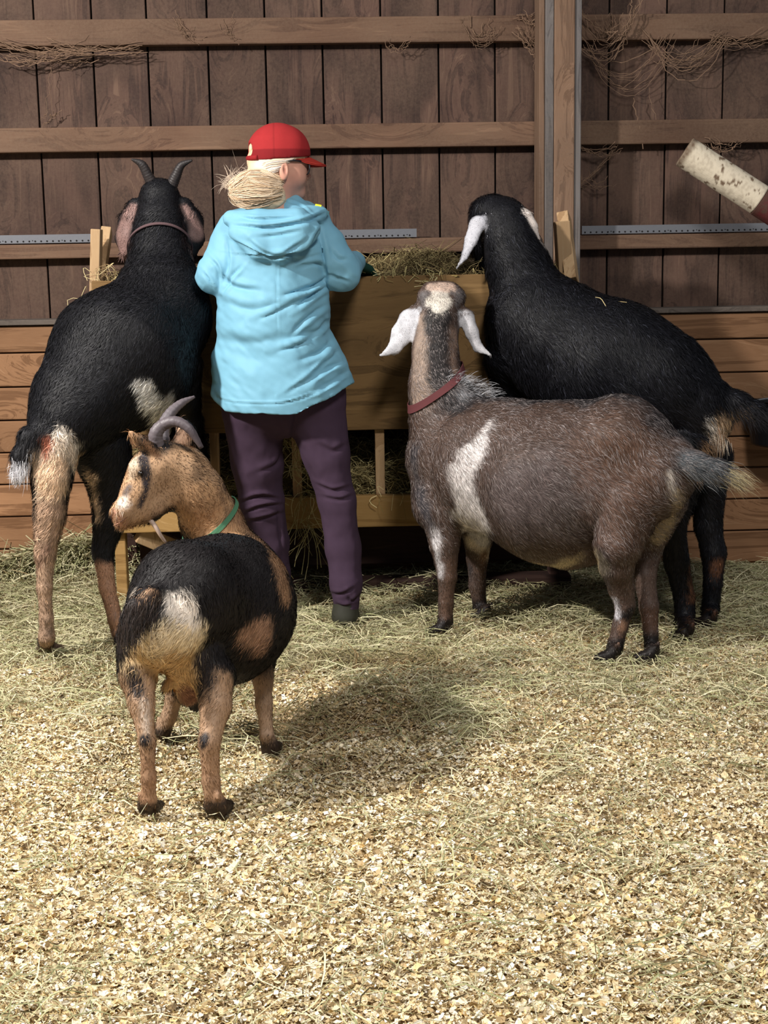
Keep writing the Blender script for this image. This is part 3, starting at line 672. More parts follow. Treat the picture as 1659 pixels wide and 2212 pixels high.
# ------------------------------------------------------------------ cobwebs and dust strings
def web(spots, label):
    Vs, Fs, n0 = [], [], 0; Ft_ = []
    for (xa, ya, xb, yb, Y, sag, m) in spots:
        for _ in range(int(m * 1.8 + .5)):
            j = lambda s: rng.normal() * s * 1.3
            a = at(xa + j(10), ya + j(7), Y); c = at(xb + j(10), yb + j(7), Y + j(.006)); k = 14; s_ = sag * (.5 + rng.random()) * Y / F
            ts = np.linspace(0, 1, k)[:, None]; pts = a * (1 - ts) + c * ts; pts[:, 2] -= (4 * ts * (1 - ts))[:, 0] * s_; pts += rng.normal(size=pts.shape) * .0036
            V, Fq, Ft = tube(pts, np.full(k, .0007 + .0014 * rng.random() ** 2), 4); Vs.append(V); Fs.append(Fq + n0); Ft_.append(Ft + n0); n0 += len(V)
    V = np.concatenate(Vs); C = np.tile(lin((124, 100, 82)), (len(V), 1))
    return tag(mkmesh('cobweb', V, [np.concatenate(Fs), np.concatenate(Ft_)], M_col, col=C), label, 'cobweb', kind='stuff')
web([(0, 100, 200, 108, 5.83, 14, 8), (0, 120, 130, 105, 5.83, 16, 5), (120, 100, 300, 102, 5.83, 8, 6), (130, 125, 118, 255, 5.86, -10, 1), (150, 140, 198, 115, 5.86, 6, 2), (118, 250, 95, 262, 5.86, 2, 2)], 'dusty cobwebs hanging under the top girt at the upper left')
web([(1262, 30, 1330, 60, 5.80, 30, 4), (1262, 90, 1345, 70, 5.82, 40, 6), (1270, 110, 1440, 80, 5.84, 70, 5), (1340, 75, 1380, 0, 5.8, 10, 4), (1400, 80, 1560, 70, 5.84, 62, 6), (1430, 140, 1545, 85, 5.84, 20, 4), (1540, 80, 1659, 72, 5.84, 14, 7), (1262, 320, 1330, 320, 5.84, 14, 4), (1330, 310, 1255, 395, 5.85, 8, 2), (1255, 380, 1315, 398, 5.85, 10, 3), (1400, 310, 1395, 200, 5.85, 3, 1), (1530, 305, 1590, 308, 5.84, 12, 4), (1300, 70, 1320, 40, 5.82, 10, 4)], 'dusty cobwebs draped over the girts right of the post')
web([(1000, 45, 1060, 60, 5.84, 34, 4), (1040, 90, 1056, 60, 5.84, 4, 3), (1120, 60, 1165, 110, 5.83, 6, 6), (1135, 40, 1165, 30, 5.83, 10, 5), (1140, 90, 1160, 135, 5.83, 2, 3), (840, 95, 876, 90, 5.84, 20, 2), (490, 50, 510, 85, 5.84, 10, 3), (380, 50, 420, 70, 5.84, 14, 4)], 'small cobwebs on the top girt left of the post')

# ================================================================== GOATS
def hoof(s, px, py, head, r=.019):
    g = G(px, py, .0); g[2] = max(float(gh(np.array([g[0]]), np.array([g[1]]))[0]), 0) + .030; hd = np.array([head[0], head[1], 0.0]); hd /= np.linalg.norm(hd); sd = np.array([-hd[1], hd[0], 0])
    for k in (-1, 1):
        s.cone(g - hd * .010 + sd * k * r * .60 + [0, 0, .010], g + hd * .040 + sd * k * r * .66 + [0, 0, -.006], r * .72, r * .44, .003)
        s.cone(g - hd * .010 + sd * k * r * .60 - [0, 0, .004], g + hd * .030 + sd * k * r * .62 - [0, 0, .008], r * .62, r * .50, .003)
        s.cone(g - hd * .026 + sd * k * r * .55 + [0, 0, .042], g - hd * .030 + sd * k * r * .6 + [0, 0, .034], r * .30, r * .2, .004)
    return g - hd * .012 + [0, 0, .020]
def foot(pts, s, head, k=.012, r=.019):
    """pts in px; last one is the hoof pixel"""
    hx, hy = pts[-1][:2]; g = hoof(s, hx, hy, head, r); s.px(pts[:-1], k)
    l = pts[-2]; s.cone(at(l[0], l[1], l[2]), g, l[3] * l[2] / F, r * .85, .008)
def snug_collar(name, V, Fq, c, axis, height, color, origin, parent, off=.004, rmax=.12):
    """strap that follows the neck's own outline"""
    from mathutils.bvhtree import BVHTree
    ax_ = np.asarray(axis, float); ax_ = ax_ / np.linalg.norm(ax_); u = np.cross(ax_, [0, 0, 1.0]); u /= np.linalg.norm(u); v = np.cross(ax_, u)
    near = (np.linalg.norm(V[Fq].mean(1) - c, axis=1) < .3); bv = BVHTree.FromPolygons(V.tolist(), Fq[near].tolist())
    n = 72; th = np.linspace(0, 2 * math.pi, n, endpoint=False); rings = []
    for t0 in (-.5, 0, .5):
        o_ = c + ax_ * t0 * height; R = []
        for t in th:
            d = np.cos(t) * u + np.sin(t) * v; h = bv.ray_cast(Vector(o_), Vector(d), .3); R.append(min(h[3], rmax) if h[0] is not None else rmax)
        R = np.array(R); R = np.minimum(R, np.median(R) * 1.35)
        for _ in range(3): R = .5 * R + .25 * (np.roll(R, 1) + np.roll(R, -1))
        rings.append(R)
    V2 = []
    for t0, R in zip((-.5, 0, .5), rings):
        for e in (off, off + .003): V2.append(c + ax_ * t0 * height + np.outer(np.cos(th) * (R + e), u) + np.outer(np.sin(th) * (R + e), v))
    V2 = np.concatenate(V2); i = np.arange(n); j = (i + 1) % n; f = lambda a, b_: np.stack([a * n + i, a * n + j, b_ * n + j, b_ * n + i], 1)
    Fq2 = np.concatenate([f(1, 3), f(3, 5), f(2, 0), f(4, 2), f(0, 1), f(5, 4)])
    return mkmesh(name, V2, Fq2, M_strap, col=np.tile(lin(color), (len(V2), 1)), origin=origin, parent=parent, smooth=False)
def flowdir(d, legs_z=.28, neck=None):
    d = np.asarray(d, float)
    def f(P):
        t = sstep(legs_z + .12, legs_z - .05, P[:, 2])[:, None]; r = np.tile(d, (len(P), 1)) * (1 - t) + np.array([0, 0, -1.0]) * t
        if neck is not None:
            a, rr, dd = neck; k = sstep(rr, rr * .6, np.linalg.norm(P - a, axis=1))[:, None]; r = r * (1 - k) + np.asarray(dd) * k
        return r
    return f
def lenf(body, leg, z=.25, face=None):
    def f(P):
        t = sstep(z + .15, z - .02, P[:, 2]); r = body * (1 - t) + leg * t
        if face:
            for a, rr, l in face: k = sstep(rr, rr * .8, np.linalg.norm(P - a, axis=1)); r = r * (1 - k) + l * k
        return r
    return f
def horn(pts, rad, origin, parent, col=(92, 84, 86), tip=(60, 54, 56)):
    P = spline([at(*p) for p in pts], 40); r = np.interp(np.linspace(0, 1, 40), np.linspace(0, 1, len(rad)), rad) * pts[0][2] / F
    r = r * (1 + .05 * np.sin(np.linspace(0, 1, 40) * 90)); V, Fq, Ft = tube(P, r, 16)
    t = np.clip(np.concatenate([np.repeat(np.linspace(0, 1, 40), 16), [0, 1]]), 0, 1)[:, None]
    return mkmesh('horn', V, [Fq, Ft], M_horn, col=lin(col) * (1 - t) + lin(tip) * t, origin=origin, parent=parent, smooth=True)
def hairs_tuft(pts, rad, n, L_, cols, flow, lift=.35): pass

# ---------------------------------------------------------------- goat A: small tan and black goat in front
s = SDF(.0055)
s.px([(352, 1352, 3.34, 92), (405, 1290, 3.44, 112), (480, 1312, 3.62, 150), (505, 1262, 3.86, 112)], .06)
s.px([(385, 1400, 3.40, 60), (470, 1360, 3.55, 120)], .05)
s.px([(560, 1262, 3.84, 52), (575, 1390, 3.72, 36)], .04)
s.px([(500, 1215, 3.92, 72), (455, 1125, 3.92, 58), (425, 1062, 3.88, 52), (402, 1022, 3.86, 46)], .04)
s.px([(390, 1010, 3.87, 46), (352, 1000, 3.85, 42), (322, 1022, 3.83, 40), (300, 1062, 3.81, 31), (272, 1098, 3.79, 25)], .035)
s.px([(378, 1058, 3.86, 38), (318, 1098, 3.82, 27), (278, 1118, 3.80, 19)], .03)
s.px([(262, 1104, 3.79, 20), (262, 1124, 3.79, 15)], .015)
s.px([(298, 1010, 3.79, 20)], .02)
s.px([(350, 996, 3.82, 14), (324, 972, 3.80, 18), (303, 954, 3.785, 15), (283, 937, 3.78, 9)], .008, flat=.45, fn=(.2, 1, .1))
s.px([(375, 972, 3.90, 14), (398, 950, 3.94, 20), (400, 925, 3.97, 17), (384, 903, 3.98, 7)], .01, flat=.38, fn=(-.2, 1, .3))
hd = (.32, .95)
foot([(300, 1385, 3.36, 50), (298, 1455, 3.33, 42), (306, 1520, 3.28, 27), (318, 1602, 3.24, 18), (321, 1680, 3.23, 15.5), (322, 1730, 3.23, 17), (324, 1770)], s, hd)
foot([(420, 1400, 3.38, 58), (460, 1460, 3.36, 47), (466, 1525, 3.31, 34), (452, 1605, 3.25, 23), (456, 1690, 3.24, 19), (463, 1735, 3.24, 19), (472, 1770)], s, hd, r=.022)
foot([(562, 1400, 3.72, 42), (568, 1465, 3.68, 22), (570, 1520, 3.66, 18), (577, 1590, 3.64, 14.5), (584, 1615, 3.64, 16), (586, 1638)], s, hd, r=.018)
foot([(392, 1440, 3.76, 36), (378, 1500, 3.77, 20), (366, 1545, 3.77, 16), (352, 1580, 3.77, 17), (350, 1600)], s, (-.2, .9), r=.018)
s.px([(412, 1450, 3.42, 46), (405, 1500, 3.42, 26)], .03)
s.px([(365, 1478, 3.40, 14), (355, 1490, 3.40, 9)], .012)
s.px([(420, 1520, 3.44, 16), (424, 1530, 3.44, 10)], .012)
s.px([(345, 1283, 3.31, 22), (318, 1290, 3.26, 20), (296, 1312, 3.23, 21), (283, 1350, 3.22, 20), (276, 1385, 3.23, 10)], .015)
V, Fq = s.mesh()
p = Paint((30, 27, 28), .12, 1)
p.f((184, 148, 114), [(440, 1095, 3.90, 66), (425, 1060, 3.88, 66), (390, 1020, 3.86, 66), (330, 1040, 3.83, 70), (262, 1110, 3.79, 50)], .01, .01)
p.f((178, 140, 106), [(348, 985, 3.83, 14), (282, 936, 3.79, 22)], .008, .004)
p.f((150, 112, 84), [(346, 990, 3.80, 5), (312, 955, 3.78, 5)], .006, .004)
p.p((186, 146, 108), [(478, 1135, 3.85, 62), (430, 1090, 3.85, 60)], .015, .02)
p.p((150, 116, 88), [(518, 1112, 3.84, 30), (560, 1150, 3.82, 24), (600, 1215, 3.80, 22), (619, 1290, 3.76, 16)], .012, .012)
p.p((96, 76, 64), [(478, 1060, 3.85, 7), (500, 1110, 3.85, 9)], .012, .01)
p.p((206, 184, 160), [(290, 990, 3.78, 18), (285, 1030, 3.78, 10)], .012, .008)
p.p((56, 50, 52), [(309, 985, 3.79, 10), (314, 1025, 3.78, 11), (316, 1058, 3.78, 6), (303, 1095, 3.77, 6)], .005, .005)
p.p((96, 82, 76), [(280, 1050, 3.78, 8), (268, 1066, 3.78, 9)], .008, .006)
p.p((226, 212, 200), [(266, 1086, 3.77, 14)], .010, .006)
p.p((196, 150, 128), [(243, 1108, 3.78, 12), (262, 1128, 3.78, 12)], .008, .004)
p.p((212, 172, 142), [(384, 903, 3.97, 5), (398, 950, 3.92, 20)], .008, .004)
p.p((234, 214, 178), [(312, 1395, 3.24, 52), (395, 1385, 3.26, 56), (350, 1400, 3.25, 70)], .012, .02)
p.p((222, 194, 150), [(290, 1400, 3.24, 26), (300, 1440, 3.26, 36), (350, 1460, 3.3, 40)], .012, .02)
p.p((214, 180, 132), [(360, 1440, 3.30, 60), (400, 1480, 3.38, 50)], .015, .02)
p.p((238, 226, 212), [(392, 1305, 3.27, 38), (420, 1345, 3.28, 14)], .012, .015)
p.p((236, 222, 206), [(282, 1280, 3.24, 16)], .008, .008)
p.p((200, 160, 128), [(345, 1277, 3.27, 9), (305, 1284, 3.24, 8)], .006, .004)
p.p((58, 48, 44), [(345, 1300, 3.25, 16), (290, 1325, 3.2, 20), (276, 1372, 3.2, 14)], .010, .015)
p.p((170, 132, 106), [(552, 1370, 3.66, 36), (566, 1412, 3.66, 14)], .015, .02, .9)
p.f((172, 140, 112), [(300, 1500, 3.28, 60), (318, 1640, 3.24, 45), (322, 1775, 3.2, 45)], .015, .01)
p.f((172, 140, 112), [(482, 1480, 3.30, 42), (458, 1620, 3.24, 50), (468, 1775, 3.2, 55)], .015, .012)
p.p((152, 112, 84), [(321, 1650, 3.24, 30), (324, 1740, 3.24, 30)], .05, .02, .7)
p.p((152, 114, 86), [(456, 1650, 3.24, 34), (466, 1740, 3.24, 34)], .05, .02, .6)
p.f((172, 142, 116), [(570, 1480, 3.67, 36), (580, 1640, 3.64, 45)], .012, .01)
p.f((172, 142, 116), [(370, 1520, 3.77, 36), (350, 1600, 3.77, 45)], .012, .01)
p.p((40, 34, 34), [(284, 1452, 3.28, 14), (300, 1490, 3.28, 14)], .010, .012)
p.p((40, 34, 34), [(440, 1420, 3.30, 16), (448, 1470, 3.28, 16), (445, 1500, 3.26, 6)], .010, .014)
p.p((210, 190, 172), [(312, 1520, 3.24, 9), (318, 1580, 3.23, 8)], .008, .006)
p.p((34, 30, 32), [(314, 1600, 3.22, 16)], .006, .005)
p.p((34, 30, 32), [(440, 1592, 3.22, 13), (436, 1610, 3.22, 12)], .006, .005)
p.p((150, 108, 88), [(412, 1500, 3.40, 30)], .012, .008)
p.below((58, 46, 38), .056, .008)
o0 = G(440, 1640); o0[2] = 0; OA = tuple(o0)
hA = at(330, 1030, 3.82)
g1 = furry('goat', V, Fq, p, 70000, flowdir((-.25, -.6, -.75), .2, (at(400, 1040, 3.87), .13, (.5, .1, -.3))), lenf(.020, .009, .22, [(hA, .13, .007), (at(430, 1070, 3.88), .10, .011)]), origin=OA, width=.0008, lift=.12)
# long tail brush, rump fringe
def fringe(base, dirs, n, L_, cols, origin, parent, name='tail_brush', w_=.0007, spread=.014, jd=.16):
    Ps = []; Ws = []; Cs = []
    for (b0, b1, d) in base:
        b0 = np.asarray(b0); b1 = np.asarray(b1); d = np.asarray(d, float); d = d / np.linalg.norm(d)
        for _ in range(n):
            t = rng.random(); r = b0 * (1 - t) + b1 * t + rng.normal(size=3) * spread; dd = d + rng.normal(size=3) * jd; l = L_ * (.6 + .6 * rng.random())
            Ps.append([r + dd * l * q + np.array([0, 0, -.25]) * l * q * q for q in (0, .35, .7, 1)]); Ws.append(w_ * (.6 + .8 * rng.random())); Cs.append(lin(cols[rng.integers(len(cols))]) * np.exp(rng.normal() * .15))
    V, Fq, C = ribbons(np.array(Ps), np.array(Ws), np.array(Cs), np.tile([0, -1.0, .3], (len(Ps), 1)), taper=(1, 1, .8, .2))
    return mkmesh(name, V, Fq, M_coat, col=C, origin=origin, parent=parent, smooth=True)
fringe([(at(330, 1295, 3.24), at(285, 1330, 3.2), (-.35, -.15, -1)), (at(290, 1330, 3.2), at(275, 1370, 3.2), (-.1, -.1, -1))], None, 420, .034, [(52, 44, 42), (70, 60, 56), (30, 28, 28)], OA, g1)
horn([(338, 962, 3.83, 0), (335, 938, 3.82, 0), (352, 918, 3.82, 0), (382, 912, 3.81, 0), (410, 930, 3.80, 0), (435, 968, 3.80, 0)][0:6] and [(338, 962, 3.83), (337, 936, 3.82), (354, 917, 3.82), (382, 911, 3.81), (410, 928, 3.80), (436, 968, 3.80)], [17, 15, 13, 11.5, 10, 5], OA, g1, (104, 96, 100), (74, 66, 70))
horn([(352, 962, 3.88), (352, 925, 3.90), (368, 893, 3.92), (392, 871, 3.94), (420, 857, 3.96)], [16, 14.5, 12, 9, 3], OA, g1, (100, 94, 98), (96, 88, 92))
nA = at(458, 1122, 3.92); snug_collar('collar', V, Fq, nA, at(425, 1062, 3.88) - at(492, 1160, 3.92) + np.array([-.02, 0, 0]), .013, (74, 120, 92), OA, g1, .006, .09)
def eye(px, py, Y, r, origin, parent, col=(30, 22, 16)):
    q = MB(); th = np.linspace(-1, 1, 9); q.lathe(at(px, py, Y) + np.array([0, -r, 0]), at(px, py, Y) + np.array([0, r, 0]), [((t + 1) / 2, r * math.sqrt(max(1 - t * t, .0004))) for t in th], 16, c=lin(col)); return q.build('eye', M_glossy, origin, parent, smooth=True)
M_glossy = mat('wet_eye', .12, attr='Col', spec=.6)
eye(304, 1022, 3.768, .0075, OA, g1)
V2, Fq2, Ft2 = tube(spline([at(322, 1120, 3.80), at(336, 1138, 3.79), at(346, 1155, 3.79), at(358, 1172, 3.80)], 12), np.linspace(.007, .004, 12), 8)
mkmesh('wattle', V2, [Fq2, Ft2], M_coat, col=np.tile(lin((176, 154, 140)), (len(V2), 1)), origin=OA, parent=g1, smooth=True)
q = MB(); q.lathe(at(258, 1129, 3.765), at(276, 1116, 3.765), [(0, .0012), (.5, .0022), (1, .0012)], 6, c=lin((90, 60, 48))); q.build('mouth', M_coat, OA, g1, smooth=True)
tag(g1, 'small black and tan horned goat in front, rear towards us, green collar', 'goat')

# ---------------------------------------------------------------- goat B: grey-brown goat standing side on
s = SDF(.0065)
s.px([(1418, 1012, 4.50, 88), (1335, 965, 4.56, 102), (1200, 1040, 4.68, 174), (1060, 1000, 4.82, 134), (975, 975, 4.90, 92)], .07)
s.px([(1330, 1060, 4.52, 100), (1400, 1050, 4.46, 78)], .05)
s.px([(952, 1000, 4.90, 66), (960, 1085, 4.86, 62), (1000, 1080, 4.88, 66)], .05)
s.px([(985, 862, 4.88, 46), (1010, 880, 4.86, 40)], .04)
s.px([(950, 900, 4.92, 66), (943, 830, 4.94, 54), (940, 760, 4.98, 45), (943, 700, 5.02, 43), (950, 660, 5.05, 42)], .04)
s.px([(952, 650, 5.05, 38), (958, 652, 5.16, 36), (968, 668, 5.28, 24)], .03)
s.px([(924, 640, 5.02, 22), (982, 640, 5.03, 22)], .025)
s.px([(930, 625, 5.03, 17), (972, 626, 5.03, 17)], .015)
s.px([(912, 664, 5.03, 16), (882, 690, 5.01, 21), (868, 722, 5.0, 24), (852, 752, 4.99, 15), (822, 768, 4.98, 4)], .012, flat=.30, fn=(.35, 1, .1))
s.px([(988, 668, 5.03, 15), (1008, 688, 5.02, 19), (1020, 720, 5.01, 16), (1032, 750, 5.01, 12), (1060, 767, 5.0, 4)], .012, flat=.33, fn=(-.35, 1, .1))
hB = (-.85, .5)
foot([(1355, 1090, 4.46, 78), (1335, 1175, 4.42, 52), (1332, 1222, 4.43, 38), (1342, 1272, 4.46, 28), (1350, 1310, 4.46, 21), (1340, 1352, 4.46, 17), (1328, 1398, 4.45, 18), (1316, 1438)], s, hB, r=.022)
s.px([(1345, 1275, 4.46, 20), (1363, 1304, 4.46, 9)], .015)
foot([(1420, 1080, 4.60, 64), (1396, 1180, 4.62, 36), (1392, 1245, 4.58, 25), (1402, 1310, 4.55, 21), (1406, 1370, 4.52, 15.5), (1408, 1405, 4.50, 17), (1402, 1436)], s, hB, r=.021)
foot([(958, 1110, 4.82, 50), (960, 1175, 4.80, 32), (966, 1245, 4.79, 21), (963, 1300, 4.79, 16), (962, 1345, 4.79, 17), (950, 1378)], s, hB, r=.020)
foot([(1034, 1130, 4.98, 42), (1031, 1205, 5.0, 23), (1031, 1265, 5.0, 18), (1037, 1315, 5.0, 15), (1044, 1345)], s, hB, r=.018)
s.px([(1300, 1180, 4.56, 38), (1230, 1195, 4.62, 34)], .04)
s.px([(1462, 985, 4.45, 30), (1500, 1005, 4.40, 26), (1550, 1018, 4.35, 21), (1590, 1038, 4.32, 11)], .03)
V, Fq = s.mesh()
p = Paint((88, 71, 63), .2, 2)
p.p((104, 94, 94), [(1120, 1080, 4.55, 90), (1250, 1080, 4.45, 90)], .08, .05, .7)
p.p((106, 78, 62), [(1330, 1000, 4.4, 100), (1330, 1150, 4.35, 40)], .06, .05, .6)
p.f((50, 48, 50), [(990, 855, 4.83, 44), (1080, 872, 4.82, 36), (1200, 876, 4.68, 42), (1330, 874, 4.56, 44), (1440, 935, 4.48, 30)], .03, .04, .95)
p.p((172, 172, 176), [(1000, 838, 4.82, 18)], .02, .02, .8)
p.p((70, 70, 76), [(893, 960, 4.86, 16), (896, 1040, 4.86, 18), (925, 1130, 4.80, 14)], .02, .02, .8)
p.p((232, 226, 224), [(1056, 908, 4.70, 5), (1030, 960, 4.66, 18), (1000, 1030, 4.68, 38), (1018, 1110, 4.68, 50), (1040, 1165, 4.66, 22)], .014, .02)
p.p((222, 204, 178), [(1010, 1170, 4.70, 12), (1060, 1200, 4.68, 14), (1110, 1222, 4.65, 12)], .012, .01, .8)
p.p((208, 192, 160), [(1120, 1238, 4.66, 16), (1190, 1238, 4.62, 22), (1290, 1215, 4.56, 30)], .012, .010)
p.p((206, 186, 150), [(1458, 1070, 4.42, 16), (1440, 1130, 4.44, 20), (1420, 1165, 4.48, 14)], .016, .015, .8)
p.p((226, 216, 204), [(1448, 1025, 4.40, 8), (1452, 1055, 4.40, 7)], .010, .010)
p.p((158, 138, 124), [(908, 860, 4.90, 26), (908, 760, 4.96, 24), (912, 690, 5.0, 16)], .015, .010)
p.p((150, 124, 108), [(985, 800, 4.96, 12), (980, 720, 4.98, 14)], .015, .010)
p.p((44, 40, 40), [(950, 812, 4.90, 30), (945, 740, 4.94, 25), (948, 682, 4.98, 28)], .014, .014)
p.p((104, 98, 98), [(912, 640, 4.99, 14), (914, 655, 4.99, 10)], .012, .006)
p.p((104, 98, 98), [(992, 640, 5.0, 16), (988, 655, 4.99, 10)], .012, .006)
p.p((224, 216, 204), [(928, 652, 4.98, 10), (972, 652, 4.98, 10), (948, 662, 4.97, 15), (950, 630, 4.98, 18)], .006, .008)
p.p((198, 172, 156), [(930, 618, 4.98, 12), (972, 620, 4.98, 12), (950, 612, 5.0, 10)], .006, .004)
p.p((90, 84, 84), [(924, 630, 4.965, 4.5)], .003, .002); p.p((90, 84, 84), [(976, 632, 4.965, 4.5)], .003, .002)
p.f((204, 204, 210), [(905, 672, 5.0, 8), (882, 690, 5.0, 24), (866, 724, 4.99, 28), (850, 756, 4.98, 20), (822, 768, 4.98, 16)], .006, .004)
p.f((204, 202, 206), [(996, 676, 5.0, 8), (1010, 690, 5.0, 22), (1020, 720, 5.0, 22), (1034, 752, 5.0, 18), (1060, 767, 5.0, 14)], .006, .004)
p.p((214, 210, 212), [(940, 1150, 4.77, 9), (944, 1210, 4.77, 9), (950, 1240, 4.77, 8)], .012, .012)
p.p((96, 74, 62), [(978, 1210, 4.79, 12), (966, 1340, 4.78, 20)], .015, .010)
p.p((66, 60, 60), [(1010, 1220, 4.98, 10), (1014, 1330, 4.98, 9)], .010, .008)
p.p((118, 88, 68), [(1046, 1200, 4.98, 10), (1046, 1330, 4.98, 10)], .012, .008)
p.p((60, 54, 56), [(1300, 1210, 4.40, 22), (1310, 1270, 4.42, 10)], .02, .02, .8)
p.p((206, 204, 210), [(1322, 1300, 4.42, 8), (1330, 1330, 4.42, 10)], .010, .010)
p.p((36, 32, 34), [(1362, 1325, 4.43, 12), (1318, 1390, 4.43, 10), (1312, 1430, 4.43, 10)], .008, .008)
p.p((158, 120, 96), [(1345, 1350, 4.44, 10), (1338, 1410, 4.43, 10)], .010, .006)
p.p((92, 66, 52), [(1402, 1340, 4.52, 26), (1408, 1410, 4.5, 24)], .02, .015, .8)
p.p((84, 88, 92), [(1480, 995, 4.36, 30), (1540, 1010, 4.3, 30)], .02, .02)
p.p((196, 180, 140), [(1590, 1035, 4.31, 16)], .012, .012)
p.below((34, 29, 28), .072, .012)
o0 = G(1160, 1400); o0[2] = 0; OB = tuple(o0)
def griz(P):
    u, v = proj(P); a = .27 + .2 * fbm(P, 6, 2, 40); a = np.where(P[:, 2] < .3, .08, a); return np.clip(a, 0, .5)
g2 = furry('goat', V, Fq, p, 190000, flowdir((.75, -.35, -.55), .3, (at(943, 740, 4.98), .2, (.0, .0, -1))), lenf(.022, .008, .28, [(at(943, 740, 5), .19, .012), (at(950, 640, 5.03), .09, .008), (at(850, 725, 5.0), .13, .003), (at(1025, 725, 5.0), .09, .003)]), origin=OB, width=.00050, lift=.16, grizzle=((160, 150, 148), griz), cvar=.42)
snug_collar('collar', V, Fq, at(938, 838, 4.94), at(925, 800, 4.94) - at(962, 868, 4.93) + np.array([-.02, -.02, .0]), .020, (92, 50, 52), OB, g2, .009, .14)
fringe([(at(958, 832, 4.87), at(1000, 826, 4.85), (.5, -.3, .5)), (at(1000, 828, 4.85), at(1060, 852, 4.82), (.7, -.3, .25))], None, 420, .030, [(44, 42, 44), (70, 68, 70), (150, 150, 154), (196, 196, 200)], OB, g2, name='mane', jd=.3)
fringe([(at(1500, 1005, 4.36), at(1560, 1015, 4.32), (.9, -.1, -.28)), (at(1470, 1000, 4.38), at(1540, 1020, 4.33), (.8, -.1, -.45))], None, 420, .06, [(70, 74, 78), (52, 54, 58), (130, 130, 130)], OB, g2)
fringe([(at(1568, 1025, 4.31), at(1595, 1035, 4.31), (.85, -.05, -.35))], None, 260, .05, [(190, 176, 138), (168, 152, 118), (120, 112, 96)], OB, g2)
tag(g2, 'grey-brown goat with a white side band, white drooping ears and maroon collar, standing sideways', 'goat')

# ---------------------------------------------------------------- goat C: black goat with white ears at the right
s = SDF(.0065)
s.px([(1500, 890, 4.86, 84), (1420, 840, 4.93, 118), (1325, 798, 5.02, 138), (1190, 722, 5.14, 112), (1142, 690, 5.17, 90)], .07)
s.px([(1150, 750, 5.16, 84), (1300, 850, 5.02, 110)], .06)
s.px([(1148, 650, 5.2, 82), (1118, 575, 5.24, 60), (1100, 515, 5.27, 52), (1090, 478, 5.29, 47)], .05)
s.px([(1085, 475, 5.30, 44), (1062, 470, 5.33, 42), (1058, 520, 5.38, 34), (1052, 558, 5.42, 24)], .03)
s.px([(1042, 452, 5.30, 18), (1062, 440, 5.30, 14)], .025)
s.px([(1052, 470, 5.26, 14), (1030, 485, 5.24, 18), (1017, 520, 5.23, 15), (1004, 552, 5.22, 9), (987, 580, 5.22, 4)], .010, flat=.4, fn=(.5, 1, 0))
s.px([(1122, 454, 5.25, 12), (1139, 468, 5.24, 14), (1153, 492, 5.23, 13), (1161, 520, 5.23, 6)], .005, flat=.4, fn=(-.5, 1, 0))
hC = (-.6, .8)
s.px([(1095, 780, 5.14, 48), (1096, 840, 5.17, 30), (1090, 900, 5.2, 20), (1086, 985, 5.22, 15), (1080, 1035, 5.24, 16), (1074, 1052, 5.25, 17)], .02)
s.px([(1170, 790, 5.2, 46), (1170, 880, 5.22, 24), (1160, 1030, 5.25, 16), (1152, 1055, 5.25, 17)], .02)
foot([(1478, 980, 4.80, 66), (1456, 1070, 4.78, 46), (1450, 1140, 4.76, 30), (1462, 1215, 4.76, 27), (1478, 1290, 4.76, 22), (1480, 1345, 4.74, 23), (1476, 1392)], s, hC, r=.023)
foot([(1532, 985, 4.92, 48), (1528, 1060, 4.92, 36), (1530, 1140, 4.90, 29), (1542, 1195, 4.88, 27), (1540, 1260, 4.86, 20), (1534, 1320, 4.85, 20), (1526, 1368)], s, hC, r=.023)
s.px([(1540, 862, 4.85, 32), (1590, 872, 4.80, 24), (1630, 888, 4.78, 18), (1662, 900, 4.76, 10)], .03)
V, Fq = s.mesh()
p = Paint((20, 20, 25), .12, 3)
p.f((196, 196, 204), [(1044, 474, 5.24, 6), (1030, 485, 5.22, 20), (1017, 520, 5.21, 19), (1004, 552, 5.2, 13), (985, 582, 5.2, 12)], .007, .006)
p.f((226, 214, 206), [(1136, 460, 5.24, 12), (1154, 490, 5.23, 14), (1162, 520, 5.23, 12)], .006, .004)
p.p((214, 184, 152), [(1556, 905, 4.74, 22), (1546, 950, 4.78, 26), (1600, 898, 4.72, 12)], .012, .015)
p.p((238, 230, 222), [(1530, 905, 4.76, 10), (1540, 940, 4.76, 12)], .010, .012)
p.p((190, 150, 112), [(1520, 985, 4.80, 22), (1510, 1020, 4.82, 16)], .015, .02, .85)
p.p((104, 70, 50), [(1500, 1190, 4.74, 8), (1502, 1290, 4.73, 14), (1500, 1360, 4.73, 14)], .012, .012)
p.p((96, 64, 46), [(1550, 1215, 4.86, 12), (1545, 1340, 4.84, 14)], .012, .012)
p.below((40, 33, 30), .065, .012)
o0 = G(1500, 1380); o0[2] = 0; OC = tuple(o0)
g3 = furry('goat', V, Fq, p, 110000, flowdir((.55, -.4, -.75), .3), lenf(.028, .012, .3, [(at(1090, 480, 5.28), .12, .012), (at(1008, 550, 5.22), .085, .003), (at(1036, 482, 5.24), .045, .003), (at(1024, 512, 5.22), .05, .003), (at(1150, 490, 5.23), .05, .003)]), origin=OC, width=.0009, lift=.2, cvar=.45, grizzle=((62, 64, 74), lambda P: P[:, 2] * 0 + .035))
fringe([(at(1545, 870, 4.78), at(1625, 890, 4.76), (.5, -.1, -.9)), (at(1600, 880, 4.76), at(1655, 900, 4.74), (.8, -.1, -.6))], None, 360, .05, [(24, 24, 28), (36, 34, 38)], OC, g3)
